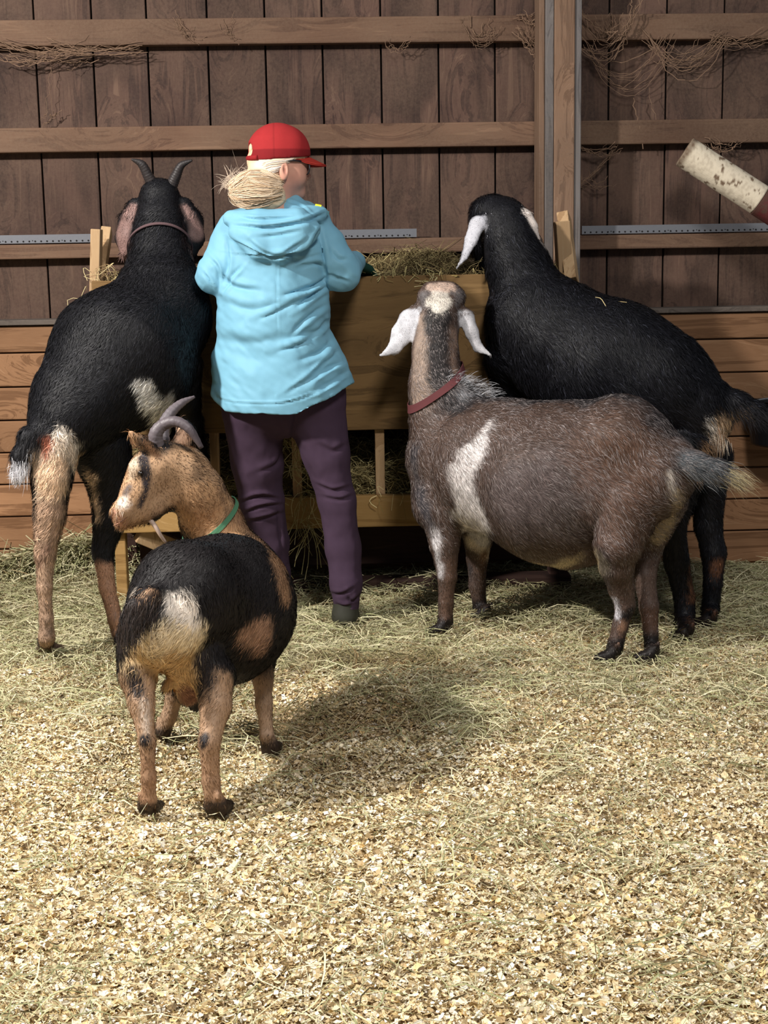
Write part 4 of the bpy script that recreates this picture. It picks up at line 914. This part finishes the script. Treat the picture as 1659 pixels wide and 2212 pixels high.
fringe([(at(1540, 900, 4.76), at(1560, 960, 4.78), (.0, -.1, -1))], None, 300, .03, [(228, 214, 196), (206, 180, 150), (150, 116, 90)], OC, g3, name='rump_fringe')
tag(g3, 'large black goat with white drooping ears, front feet up on the feeder beside the post', 'goat')

# ---------------------------------------------------------------- goat D: black horned goat at the left
s = SDF(.0065)
s.px([(140, 915, 4.66, 72), (175, 870, 4.74, 98), (262, 778, 4.90, 146), (345, 672, 5.06, 98), (350, 640, 5.10, 84)], .07)
s.px([(330, 760, 5.0, 100), (378, 720, 5.08, 58)], .05)
s.px([(345, 620, 5.12, 76), (346, 555, 5.18, 58), (345, 490, 5.24, 46), (345, 430, 5.28, 40)], .05)
s.px([(345, 428, 5.29, 36), (345, 440, 5.36, 36), (345, 500, 5.42, 26)], .03)
s.px([(306, 436, 5.28, 10), (290, 448, 5.27, 18), (274, 480, 5.26, 22), (266, 515, 5.26, 21), (268, 545, 5.26, 12)], .010, flat=.36, fn=(.6, 1, 0))
s.px([(382, 432, 5.28, 10), (400, 446, 5.27, 18), (418, 480, 5.26, 24), (422, 515, 5.26, 22), (415, 548, 5.26, 13)], .010, flat=.36, fn=(-.6, 1, 0))
hD = (.5, .85)
foot([(125, 945, 4.62, 55), (112, 1030, 4.58, 42), (108, 1110, 4.56, 32), (98, 1195, 4.54, 21), (96, 1270, 4.53, 16), (100, 1335, 4.53, 14.5), (101, 1375, 4.53, 17.5), (107, 1424)], s, (.2, .3), r=.027)
foot([(215, 960, 4.78, 66), (240, 1040, 4.80, 50), (238, 1120, 4.78, 34), (222, 1190, 4.76, 23), (232, 1270, 4.73, 17), (250, 1340, 4.70, 16), (258, 1365, 4.70, 17), (264, 1396)], s, hD, r=.025)
s.px([(392, 790, 5.12, 44), (402, 860, 5.16, 28), (415, 910, 5.22, 19), (428, 965, 5.27, 15), (434, 990, 5.28, 17)], .02)
s.px([(345, 800, 5.18, 50), (352, 900, 5.22, 26), (362, 980, 5.28, 16)], .02)
s.px([(95, 925, 4.60, 24), (66, 945, 4.56, 21), (47, 985, 4.54, 18), (40, 1022, 4.54, 12), (38, 1038, 4.54, 5)], .025)
V, Fq = s.mesh()
p = Paint((22, 22, 26), .12, 4)
p.p((216, 198, 178), [(92, 985, 4.52, 24), (140, 950, 4.55, 24), (168, 1000, 4.60, 18)], .010, .016)
p.p((226, 216, 204), [(135, 935, 4.55, 12), (172, 965, 4.60, 9)], .010, .012)
p.p((212, 190, 166), [(110, 1010, 4.50, 40), (105, 1060, 4.50, 32)], .012, .012)
p.p((168, 100, 78), [(104, 952, 4.50, 15), (98, 985, 4.52, 10)], .012, .008)
p.p((214, 184, 154), [(120, 1010, 4.50, 34), (115, 1060, 4.50, 28)], .014, .015)
p.p((214, 186, 156), [(175, 990, 4.62, 14), (200, 1040, 4.66, 12), (212, 1110, 4.68, 10)], .012, .010)
p.f((166, 138, 116), [(105, 1100, 4.54, 40), (98, 1280, 4.54, 34), (104, 1430, 4.54, 40)], .015, .015)
p.p((24, 23, 26), [(66, 1030, 4.50, 12), (72, 1090, 4.50, 10), (78, 1150, 4.50, 6)], .010, .012)
p.p((120, 92, 78), [(86, 1215, 4.52, 8), (106, 1180, 4.52, 8)], .010, .01, .7)
p.p((168, 128, 102), [(228, 1235, 4.74, 26), (250, 1340, 4.70, 30), (262, 1400, 4.70, 36)], .015, .02)
p.p((232, 230, 226), [(294, 822, 4.76, 7), (322, 842, 4.80, 20), (342, 875, 4.86, 27), (340, 930, 4.92, 30)], .008, .016)
p.p((206, 202, 196), [(372, 850, 5.0, 10), (360, 900, 5.0, 12)], .012, .012)
p.p((132, 104, 98), [(285, 450, 5.24, 12), (266, 500, 5.22, 18), (268, 545, 5.22, 14)], .010, .006)
p.p((138, 110, 104), [(402, 450, 5.24, 10), (426, 500, 5.22, 16), (418, 545, 5.22, 12)], .010, .006)
p.p((48, 36, 36), [(282, 490, 5.24, 5), (280, 530, 5.24, 5)], .010, .006); p.p((48, 36, 36), [(404, 480, 5.24, 7), (402, 530, 5.24, 7)], .012, .006)
p.f((222, 220, 226), [(42, 1006, 4.54, 20), (38, 1040, 4.54, 20)], .010, .012)
p.below((104, 84, 72), .06, .01)
o0 = G(190, 1410); o0[2] = 0; OD = tuple(o0)
g4 = furry('goat', V, Fq, p, 110000, flowdir((-.5, -.5, -.7), .3), lenf(.024, .009, .3, [(at(345, 440, 5.28), .12, .010), (at(266, 505, 5.26), .07, .004), (at(424, 505, 5.26), .07, .004)]), origin=OD, width=.0009, lift=.17, cvar=.45, jit=.003)
fringe([(at(75, 935, 4.54), at(45, 985, 4.52), (-.3, -.1, -1))], None, 420, .05, [(24, 24, 28), (38, 36, 38)], OD, g4)
fringe([(at(46, 990, 4.52), at(40, 1020, 4.52), (-.02, -.1, -1))], None, 260, .028, [(228, 228, 232), (198, 198, 206)], OD, g4, name='tail_tip')
horn([(332, 402, 5.28), (320, 380, 5.27), (306, 355, 5.26), (284, 344, 5.25)], [13, 11, 9, 2], OD, g4, (48, 42, 42), (40, 36, 36))
horn([(370, 402, 5.28), (380, 380, 5.27), (392, 357, 5.26), (415, 346, 5.25)], [13, 11, 8, 2], OD, g4, (48, 42, 42), (40, 36, 36))
snug_collar('collar', V, Fq, at(347, 530, 5.20), at(340, 470, 5.24) - at(350, 590, 5.16) + np.array([.0, .10, 0]), .010, (92, 72, 74), OD, g4, .010, .12)
tag(g4, 'black horned goat with a white flank patch, forefeet up on the feeder at the left', 'goat')

# wisps on the backs
def wisps(spots, label, Y0):
    Ps = []
    for (pts) in spots: Ps.append(spline([at(x, y, Yq) for x, y, Yq in pts], 6))
    Ps = np.array(Ps); V, Fq, C = ribbons(Ps, np.full(len(Ps), .0022), pick([(206, 188, 140), (176, 156, 112)], [1, 1], len(Ps)), np.tile([0, -1.0, .3], (len(Ps), 1)))
    return tag(mkmesh('hay_wisps', V, Fq, M_col, col=C), label, 'hay', kind='stuff')
wisps([[(312, 550, 5.07), (340, 575, 5.03), (376, 600, 5.02)], [(330, 570, 5.04), (355, 588, 5.02), (350, 600, 5.01)], [(340, 592, 5.02), (360, 590, 5.01), (378, 600, 5.01)], [(243, 640, 4.90), (270, 665, 4.86), (290, 690, 4.84)], [(322, 655, 4.93), (350, 668, 4.93), (368, 690, 4.94), (383, 728, 4.95)], [(306, 700, 4.80), (318, 710, 4.79), (328, 719, 4.79)], [(308, 690, 4.81), (312, 682, 4.82), (322, 678, 4.83)], [(155, 690, 4.80), (175, 672, 4.82), (196, 648, 4.86)]], 'pale hay stalks lying on the back of the horned black goat', 0)
wisps([[(1286, 642, 4.94), (1298, 645, 4.94), (1309, 662, 4.93)], [(1336, 651, 4.96), (1345, 652, 4.95), (1354, 653, 4.95)], [(1490, 830, 4.76), (1484, 822, 4.77), (1496, 816, 4.78)]], 'bits of hay on the back of the white-eared black goat', 0)

# ================================================================== WOMAN
gr = G(745, 1362); YR = gr[1] + .02
OW = (gr[0] - .12, gr[1] + .05, 0.0)
# body: one continuous figure under the clothes
s = SDF(.0034)
YH = 4.95
s.ell(at(603, 350, YH), (62 * YH / F, .078, 66 * YH / F), .02)
s.px([(620, 368, YH + .01, 38), (630, 392, YH + .015, 27), (634, 408, YH + .015, 18)], .025)
s.px([(608, 395, YH, 30), (638, 416, YH + .02, 13), (646, 419, YH + .024, 9.5)], .02)
s.px([(657, 358, YH + .036, 6), (663, 371, YH + .040, 4.5), (666.5, 381, YH + .042, 4.6), (661, 386, YH + .040, 5)], .006)
s.px([(663, 385, YH + .026, 3.8)], .004)
s.px([(655.5, 400.5, YH + .034, 4.2)], .005); s.px([(654, 411.5, YH + .034, 4.2)], .005); s.px([(648, 421, YH + .03, 8)], .008)
s.px([(650, 350, YH + .03, 12)], .02); s.px([(640, 384, YH - .028, 15)], .03)
ec = at(613, 368, YH - .080)
s.ell(ec, (.016, .011, .032), .005); s.ell(ec + np.array([.005, -.011, .003]), (.008, .007, .019), .003, op=-1)
s.px([(588, 410, YH - .01, 34), (590, 470, YH - .02, 38), (592, 520, 4.94, 80)], .04)
s.px([(540, 535, 4.95, 30), (645, 535, 4.95, 30)], .04)
s.px([(595, 575, 4.95, 62), (600, 700, 4.96, 66), (608, 840, 4.96, 70)], .05)
s.px([(520, 530, 4.95, 26), (468, 592, 4.945, 19), (492, 577, 5.15, 16), (498, 562, 5.28, 14)], .015)
s.px([(670, 530, 4.95, 26), (730, 583, 4.945, 19), (758, 570, 5.12, 16), (774, 560, 5.26, 14)], .015)
s.px([(556, 880, 4.98, 42), (558, 1000, 5.02, 30), (568, 1080, 5.05, 24), (592, 1220, 5.10, 18), (600, 1300, 5.12, 15)], .01)
s.px([(678, 880, 4.96, 42), (706, 985, 4.95, 30), (728, 1080, 4.95, 24), (743, 1190, 4.95, 20), (749, 1330, YR, 15)], .01)
def hand(s, w0, d, side, sc=1.0, k=.006):
    d = np.asarray(d, float); d /= np.linalg.norm(d); sd = np.cross(d, [0, 0, 1.0]); sd /= np.linalg.norm(sd); up = np.cross(sd, d)
    s.cone(w0 + sd * .018, w0 + d * .07 + sd * .024, .017 * sc, .014 * sc, .015); s.cone(w0 - sd * .018, w0 + d * .07 - sd * .024, .017 * sc, .014 * sc, .015)
    for i, (o_, l) in enumerate(((.030, .060), (.010, .072), (-.010, .068), (-.030, .052))):
        a = w0 + d * .075 + sd * o_; b_ = a + d * l * .5 - up * .012; c_ = b_ + d * l * .3 - up * l * .45
        s.cone(a, b_, .0095 * sc, .009 * sc, k); s.cone(b_, c_, .009 * sc, .0075 * sc, k)
    t0 = w0 + d * .02 + sd * side * .032; t1 = t0 + d * .03 + sd * side * .024 - up * .01; t2 = t1 + d * .032 - up * .008
    s.cone(t0, t1, .012 * sc, .010 * sc, .01); s.cone(t1, t2, .010 * sc, .008 * sc, .006)
hl, hr = at(500, 560, 5.28), at(764, 572, 5.25)
hand(s, hl, (.12, .5, -.10), 1, .85); hand(s, hr, (.25, .45, -.12), -1, .85)
V, Fq = s.mesh(1)
C = Paint((206, 152, 132), .05, 8); C.p((196, 128, 112), [(632, 392, YH - .04, 14)], .03, .01, .6); C.p((176, 100, 96), [(656, 406, YH + .03, 6)], .004, .0)
C.p((150, 92, 80), [(615, 366, YH - .086, 3), (616, 376, YH - .086, 2)], .004, .0, .8)
wm = mkmesh('person', V, Fq, M_skin, col=C(V), origin=OW, smooth=True)
tag(wm, 'person in light blue jacket, red cap and purple trousers reaching into the feeder, back turned', 'person')
# trousers
def pushpx(V, Fq, creases, amp_n=None):
    """fold lines: move cloth in and out along its normal on the side the folds are"""
    NV = vnormals(V, Fq); u, v = proj(V); d = np.zeros(len(V)); face = sstep(.1, -.3, NV[:, 1])
    for (pts, wpx, am) in creases:
        wpx *= .72; am *= 1.15
        pts = spline([(x, y, 0) for x, y in pts], 14)[:, :2]; best = np.full(len(V), 1e9); sg = np.zeros(len(V)); tt = np.zeros(len(V))
        for k in range(13):
            a, b_ = pts[k], pts[k + 1]; ab = b_ - a; t = np.clip(((u - a[0]) * ab[0] + (v - a[1]) * ab[1]) / (ab @ ab), 0, 1)
            ex, ey = u - a[0] - ab[0] * t, v - a[1] - ab[1] * t; r = np.hypot(ex, ey); m = r < best; best[m] = r[m]
            sg[m] = ((ab[0] * ey - ab[1] * ex) / np.linalg.norm(ab))[m]; tt[m] = (k + t[m]) / 13
        fade = np.sin(np.clip(tt, .02, .98) * math.pi) ** .5
        d += face * fade * am * (-np.exp(-(best / wpx) ** 2) + .75 * np.exp(-((sg + wpx * 1.9) / (wpx * 1.3)) ** 2) * (best < wpx * 6))
    return V + NV * d[:, None]
s = SDF(.005)
s.ell(at(612, 850, 4.95), (135 * 4.95 / F, .125, 95 * 4.95 / F), .03)
s.px([(546, 890, 4.97, 67), (556, 1000, 5.01, 55), (565, 1080, 5.04, 46), (585, 1170, 5.08, 37), (592, 1240, 5.10, 32), (600, 1305, 5.12, 32)], .02)
s.px([(682, 890, 4.95, 66), (706, 985, 4.94, 50), (728, 1080, 4.94, 41), (742, 1180, 4.94, 37), (748, 1260, YR, 35), (749, 1322, YR, 26)], .02)
V, Fq = s.mesh(1)
cr = [([(520, 1085), (560, 1072), (600, 1078)], 5, .008), ([(525, 1108), (565, 1095), (606, 1090)], 5, .008), ([(530, 1126), (570, 1120), (608, 1108)], 5, .007), ([(560, 1020), (600, 1000), (610, 960)], 7, .006),
      ([(685, 1048), (720, 1060), (758, 1052)], 5, .006), ([(700, 1075), (735, 1080), (765, 1070)], 5, .006), ([(690, 960), (720, 975), (750, 960)], 7, .005), ([(752, 1290), (760, 1300), (778, 1288)], 5, .008), ([(712, 1282), (740, 1284), (765, 1270)], 5, .005), ([(725, 1305), (745, 1312), (770, 1305)], 5, .006),
      ([(600, 1100), (604, 1150), (612, 1200)], 4, .005), ([(480, 920), (500, 1000), (522, 1060)], 6, .004), ([(628, 960), (640, 900), (640, 870)], 8, .006)]
V = pushpx(V, Fq, cr); V += vnormals(V, Fq) * (fbm(V * np.array([1, 1, .6]), 14, 3, 21) * .004)[:, None]
P_ = Paint((66, 51, 67), .05, 6)
mkmesh('trousers', V, Fq, M_pants, col=P_(V), origin=OW, parent=wm, smooth=True)
# boots
for k, (px, py, Y, yaw) in enumerate(((747, 1350, YR, .05), (606, 1318, 5.13, .05))):
    s = SDF(.005); c0 = at(px, py, Y); c0[2] = .05; fwd = np.array([yaw, 1, 0])
    s.cone(c0 + [0, 0, .07], c0 + [0, 0, .0], .040, .042, .02); s.cone(c0 + [0, 0, -.008], c0 + fwd * .17 + [0, 0, -.018], .040, .034, .03)
    s.cone(c0 + fwd * .05 + [0, 0, -.0], c0 + fwd * .17 + [0, 0, -.012], .040, .040, .02); s.plane((0, 0, .008), (0, 0, -1))
    V, Fq = s.mesh(1); P_ = Paint((52, 52, 44), .1, 5); P_.below((24, 22, 22), .026, .003)
    bo = mkmesh('boot', V, Fq, M_boot, col=P_(V), origin=OW, parent=wm, smooth=True)
# gloves
s = SDF(.004); hand(s, hl, (.12, .5, -.10), 1, 1.12); s.cone(hl, hl - np.array([.02, .06, -.01]), .026, .030, .01)
V, Fq = s.mesh(1); mkmesh('glove', V, Fq, M_pants, col=np.tile(lin((28, 62, 52)), (len(V), 1)), origin=OW, parent=wm, smooth=True)
s = SDF(.004); hand(s, hr, (.25, .45, -.12), -1, 1.12); s.cone(hr, hr - np.array([.03, .06, -.01]), .026, .030, .01)
V, Fq = s.mesh(1); mkmesh('glove', V, Fq, M_pants, col=np.tile(lin((28, 62, 52)), (len(V), 1)), origin=OW, parent=wm, smooth=True)
# jacket
s = SDF(.005)
s.px([(560, 530, 4.95, 82), (622, 530, 4.95, 82)], .05, flat=.85)
s.ell(at(588, 560, 4.95), (118 * 4.95 / F, .150, 100 * 4.95 / F), .05)
s.ell(at(590, 690, 4.95), (124 * 4.95 / F, .165, 190 * 4.95 / F), .05)
s.ell(at(612, 850, 4.95), (150 * 4.95 / F, .185, 150 * 4.95 / F), .05)
s.px([(505, 770, 4.95, 38), (500, 870, 4.95, 34)], .05); s.px([(690, 760, 4.95, 30), (728, 850, 4.95, 28)], .05)
s.px([(508, 492, 4.95, 36), (500, 530, 4.95, 42), (478, 580, 4.93, 42), (459, 597, 4.93, 34), (480, 590, 5.06, 30), (494, 566, 5.2, 25)], .025)
s.px([(672, 488, 4.95, 38), (696, 530, 4.95, 46), (728, 575, 4.93, 40), (740, 590, 4.93, 34), (752, 580, 5.06, 29), (766, 566, 5.20, 24)], .025)
s.px([(560, 478, 4.93, 32), (625, 470, 4.94, 36)], .03)
# hood bag, rolled collar
s.px([(500, 472, 4.86, 18), (560, 476, 4.80, 22), (640, 474, 4.81, 22), (690, 462, 4.90, 18)], .014)
s.px([(512, 500, 4.82, 18), (560, 538, 4.785, 20), (610, 544, 4.785, 20), (672, 498, 4.82, 20)], .03)
s.px([(545, 505, 4.80, 24), (640, 500, 4.80, 24)], .05)
s.px([(622, 448, 4.90, 14), (636, 436, 4.94, 13), (662, 452, 4.99, 16), (700, 462, 4.98, 9)], .015)
s.px([(640, 462, 4.92, 22), (690, 470, 4.95, 20)], .03)
s.px([(688, 470, 4.93, 15), (704, 462, 4.93, 6)], .015)
ph = [at(470, 872, 4.95), at(620, 884, 4.95), at(755, 822, 4.95)]
s.plane(ph[1], (-.04, 0, -1)); s.plane(at(700, 857, 4.95), (.42, -.0, -.9))
s.plane(at(486, 878, 4.95), (-.6, 0, -.8))
V, Fq = s.mesh(1)
cr = [([(505, 487), (580, 492), (660, 478), (700, 462)], 5, .010), ([(538, 520), (570, 546), (610, 550), (650, 525)], 5, .008), ([(500, 520), (560, 552), (600, 558), (660, 540), (690, 500)], 5, .012), ([(520, 470), (560, 474), (640, 470)], 4, .006), ([(560, 512), (600, 508), (650, 498)], 5, .006),
      ([(708, 600), (670, 622), (615, 637)], 6, .012), ([(704, 615), (672, 640), (640, 662)], 6, .010), ([(700, 660), (660, 690), (630, 720)], 7, .008), ([(715, 690), (680, 715), (630, 730)], 7, .007),
      ([(480, 600), (510, 620), (560, 628)], 8, .007), ([(480, 650), (540, 668), (610, 655)], 12, .006), ([(470, 730), (540, 740), (640, 728)], 14, .005), ([(720, 730), (690, 760), (640, 780)], 8, .006), ([(740, 780), (700, 800), (660, 830)], 7, .006), ([(748, 805), (710, 830), (670, 850)], 6, .006),
      ([(690, 500), (700, 560), (704, 610)], 6, .008), ([(487, 520), (492, 570), (482, 610)], 6, .008), ([(455, 560), (470, 580), (475, 615)], 5, .007), ([(440, 590), (452, 605), (462, 625)], 4, .006), ([(715, 540), (730, 560), (750, 560)], 6, .005), ([(700, 590), (730, 602), (755, 610)], 5, .005),
      ([(480, 545), (560, 556), (640, 560), (700, 545)], 2.5, .003), ([(560, 430), (640, 440), (680, 470)], 3, .003), ([(468, 858), (500, 869), (560, 873), (620, 870), (690, 846), (748, 812)], 2.6, .004), ([(600, 566), (598, 640), (600, 720)], 2.5, .0015), ([(640, 580), (690, 570), (702, 600)], 5, .006), ([(520, 575), (500, 600), (482, 640)], 5, .006), ([(560, 690), (600, 672), (660, 640)], 7, .006), ([(600, 760), (650, 742), (712, 700)], 7, .007), ([(620, 850), (670, 815), (728, 760)], 6, .006)]
V = pushpx(V, Fq, cr)
NV = vnormals(V, Fq); rr = np.array([[.8, 0, .6], [0, 1, 0], [-.6, 0, .8]])
V = V + NV * (fbm((V @ rr) * np.array([1, 1, 2.6]), 7, 3, 11) * .0075 * sstep(1.5, 1.1, V[:, 2]) + fbm(V, 26, 2, 15) * .0015)[:, None]
NV = vnormals(V, Fq)
hem = np.minimum.reduce([V[:, 2] - (ph[1][2] + .012), V[:, 2] * 0 + 1])
P_ = Paint((118, 172, 196), .015, 16)
mkmesh('jacket', V, Fq, M_jacket, col=P_(V), origin=OW, parent=wm, smooth=True)
q = MB(); q.obox(at(687, 447, 4.885), np.array([[.010, 0, -.002], [0, .002, 0], [.002, 0, .008]])); q.build('yellow_tag', mat('yellow_tag', .7, (226, 220, 40)), OW, wm, bevel=.001)['label'] = 'small yellow tag at the collar'
q = MB(); q.obox(at(702, 457, 4.90), np.array([[.012, 0, -.007], [0, .003, 0], [.003, 0, .006]])); q.build('collar_flap', mat('teal_flap', .7, (92, 140, 150)), OW, wm, bevel=.001)
# hair
def locks(n, rootf, name, cols, w_=.0022, jitter=.006):
    Ps = [spline(rootf(), 8) + rng.normal(size=(1, 3)) * jitter for _ in range(n)]; Ps = np.array(Ps)
    nr = Ps[:, 3] - Ps[:, [0, 7]].mean(1); nr = nr * 0 + np.array([0, -1.0, .3])
    return ribbons(Ps, np.full(n, w_) * (.6 + .8 * rng.random(n)), pick(cols, [1] * len(cols), n, .06), nr, taper=(.5, 1, 1, 1, 1, 1, .8, .3))
s = SDF(.004)
s.ell(at(599, 348, YH - .004), (64 * YH / F, .083, 46 * YH / F), .02); s.plane(at(590, 374, YH), (.12, 0, -1))
s.ell(at(648, 388, YH - .05), (45 * YH / F, .12, 41 * YH / F), .004, op=-1)
s.ell(at(552, 410, YH - .06), (54 * YH / F, .062, 40 * YH / F), .03); s.ell(at(585, 430, YH - .055), (30 * YH / F, .045, 26 * YH / F), .03)
s.ell(at(570, 382, YH - .03), (32 * YH / F, .06, 22 * YH / F), .02)
s.ell(at(544, 322, YH - .01), (.010, .036, .019), .004)
V, Fq = s.mesh(1); V = V + vnormals(V, Fq) * ((fbm(V * np.array([.6, 1, 2.6]), 26, 3, 61) * .006) * sstep(at(600, 352, YH)[2], at(600, 372, YH)[2], V[:, 2]))[:, None]
P_ = Paint((220, 192, 158), .10, 12); P_.p((228, 210, 196), [(570, 355, YH - .06, 22), (625, 350, YH - .06, 12)], .02, .01)
bun = (552, 410)
def bl():
    k = rng.random(); c = rng.normal() * 3; g_ = math.sin(k * 23) * 5; out = []
    for (x, ya, yb) in ((606, 384, 432), (578, 374, 444), (545, 369, 448), (522, 376, 446), (507, 392, 436), (503, 402, 424)):
        x = x + c; y = ya + (yb - ya) * k + (2 + g_) * math.sin(x * .075 + 5 * k)
        q = ((x - bun[0] + 2) / 66) ** 2 + ((y - bun[1]) / 46) ** 2
        out.append(at(x, y, YH - .06) + np.array([0, -.063 * math.sqrt(max(0, 1 - min(q, .96))) - .003, 0]))
    return out
Vl, Fl, Cl = locks(1500, bl, 'l', [(222, 198, 168), (206, 178, 144), (230, 212, 188), (184, 154, 122)], w_=.0014, jitter=.003)
def sl():
    k = rng.random(); y = 345 + 24 * k; return [at(634 - 34 * k, y - 3, YH - .074), at(612 - 16 * k, y, YH - .086), at(578, y + 5, YH - .084), at(556, y + 20, YH - .06)]
Vs, Fs, Cs = locks(420, sl, 'l', [(232, 214, 198), (222, 200, 178), (240, 228, 216)], jitter=.002)
def wl():
    t = 2.4 + rng.random() * 2.0; x, y = bun[0] + 60 * math.cos(t), bun[1] - 42 * abs(math.sin(t)); q = rng.normal(size=2) * 7
    return [at(x, y, YH - .05), at(x - 6, y - 6, YH - .05), at(x - 8 + q[0], y - 10 + q[1], YH - .05), at(x - 10 + 1.6 * q[0], y - 8 + 2 * q[1], YH - .05)]
Vw, Fw, Cw = locks(60, wl, 'l', [(214, 196, 176)], w_=.0006, jitter=.002)
C = P_(V); k0 = len(V); k1 = k0 + len(Vl); k2 = k1 + len(Vs)
mkmesh('hair', np.vstack([V, Vl, Vs, Vw]), np.vstack([Fq, Fl + k0, Fs + k1, Fw + k2]), M_coat, col=np.vstack([C, Cl, Cs, Cw]), origin=OW, parent=wm, smooth=True)
# cap
s = SDF(.004)
s.ell(at(600, 336, YH), (66.5 * YH / F, .092, 67 * YH / F), .02)
s.ell(at(630, 330, YH + .004), (36 * YH / F, .075, 46 * YH / F), .02)
s.ell(at(600, 270, YH), (.008, .008, .004), .004)
pc = at(600, 343, YH); s.plane(pc, (.06, .05, -1))
s.ell(at(536, 325, YH - .02), (.022, .045, .024), .004, op=-1)
V, Fq = s.mesh(1); P_ = Paint((154, 42, 44), .04, 13)
zb_ = at(600, 325, YH)[2]; P_.below((124, 30, 34), zb_, .002)
uu, vv = proj(V); C = P_(V); sm_ = np.exp(-((V[:, 0] - at(592, 300, YH)[0]) / .0022) ** 2)[:, None] * .25; C = C * (1 - sm_)
cap = mkmesh('cap', V, Fq, M_cap, col=C, origin=OW, parent=wm, smooth=True)
# brim: curved plate
nu, nv_ = 14, 25; Vb = []
fw = np.array([.93, .22, -.44]); fw /= np.linalg.norm(fw); sdv = np.array([-.22, .95, 0]); sdv /= np.linalg.norm(sdv); c0 = at(646, 329, YH + .012)
for lay in (0, 1):
    for i in range(nu):
        for j in range(nv_):
            t = -1 + 2 * j / (nv_ - 1); ln = .098 * math.sqrt(max(1 - abs(t) ** 2.6, 0)) * i / (nu - 1); bk_ = -.045 * (t * t)
            Vb.append(c0 + fw * (ln + bk_) + sdv * t * .076 + np.array([0, 0, -.038 * t * t - .004 * lay]))
Fb = []
for lay in (0, 1):
    for i in range(nu - 1):
        for j in range(nv_ - 1):
            a = lay * nu * nv_ + i * nv_ + j; f_ = [a, a + 1, a + nv_ + 1, a + nv_]; Fb.append(f_ if lay else f_[::-1])
for j in range(nv_ - 1):
    a = (nu - 1) * nv_ + j; Fb.append([a, a + 1, a + 1 + nu * nv_, a + nu * nv_])
mkmesh('brim', Vb, np.array(Fb), M_cap, col=np.tile(lin((172, 54, 44)), (len(Vb), 1)), origin=OW, parent=cap, smooth=True)
pts = spline([at(556, 340, YH - .074), at(543, 341, YH - .052), at(537, 342, YH - .02), at(536, 342, YH + .02)], 14); V, Fq, Ft = tube(pts, np.full(14, .008), 10)
mkmesh('strap', V, [Fq, Ft], M_cap, col=np.tile(lin((140, 34, 38)), (len(V), 1)), origin=OW, parent=cap, smooth=True)
# glasses
gl = empty('glasses', (0, 0, 0)); gl.parent = wm
pts = spline([at(618, 347, YH - .083), at(640, 347, YH - .072), at(661, 351, YH - .040)], 12); V, Fq, Ft = tube(pts, np.full(12, .0028), 8)
mkmesh('temple_arm', V, [Fq, Ft], M_black, origin=OW, parent=gl, smooth=True)
for dy in (-.002, .066):
    cc = at(664, 364, YH - .022 + dy); e1_ = np.array([-.28, .95, 0]); e2_ = np.array([.12, 0, 1]); th = np.linspace(0, 2 * math.pi, 33)
    P3 = np.array([cc + e1_ * .026 * math.cos(t) + e2_ * .019 * math.sin(t) for t in th]); V, Fq, Ft = tube(P3, np.full(33, .0022), 8)
    rim = mkmesh('rim', V, [Fq, Ft], M_black, origin=OW, parent=gl, smooth=True)
    VV = np.vstack([P3[:-1], cc + np.array([.003, 0, 0])]); i = np.arange(32)
    mkmesh('lens', VV, np.stack([i, (i + 1) % 32, np.full(32, 32)], 1), M_glass, origin=OW, parent=rim)
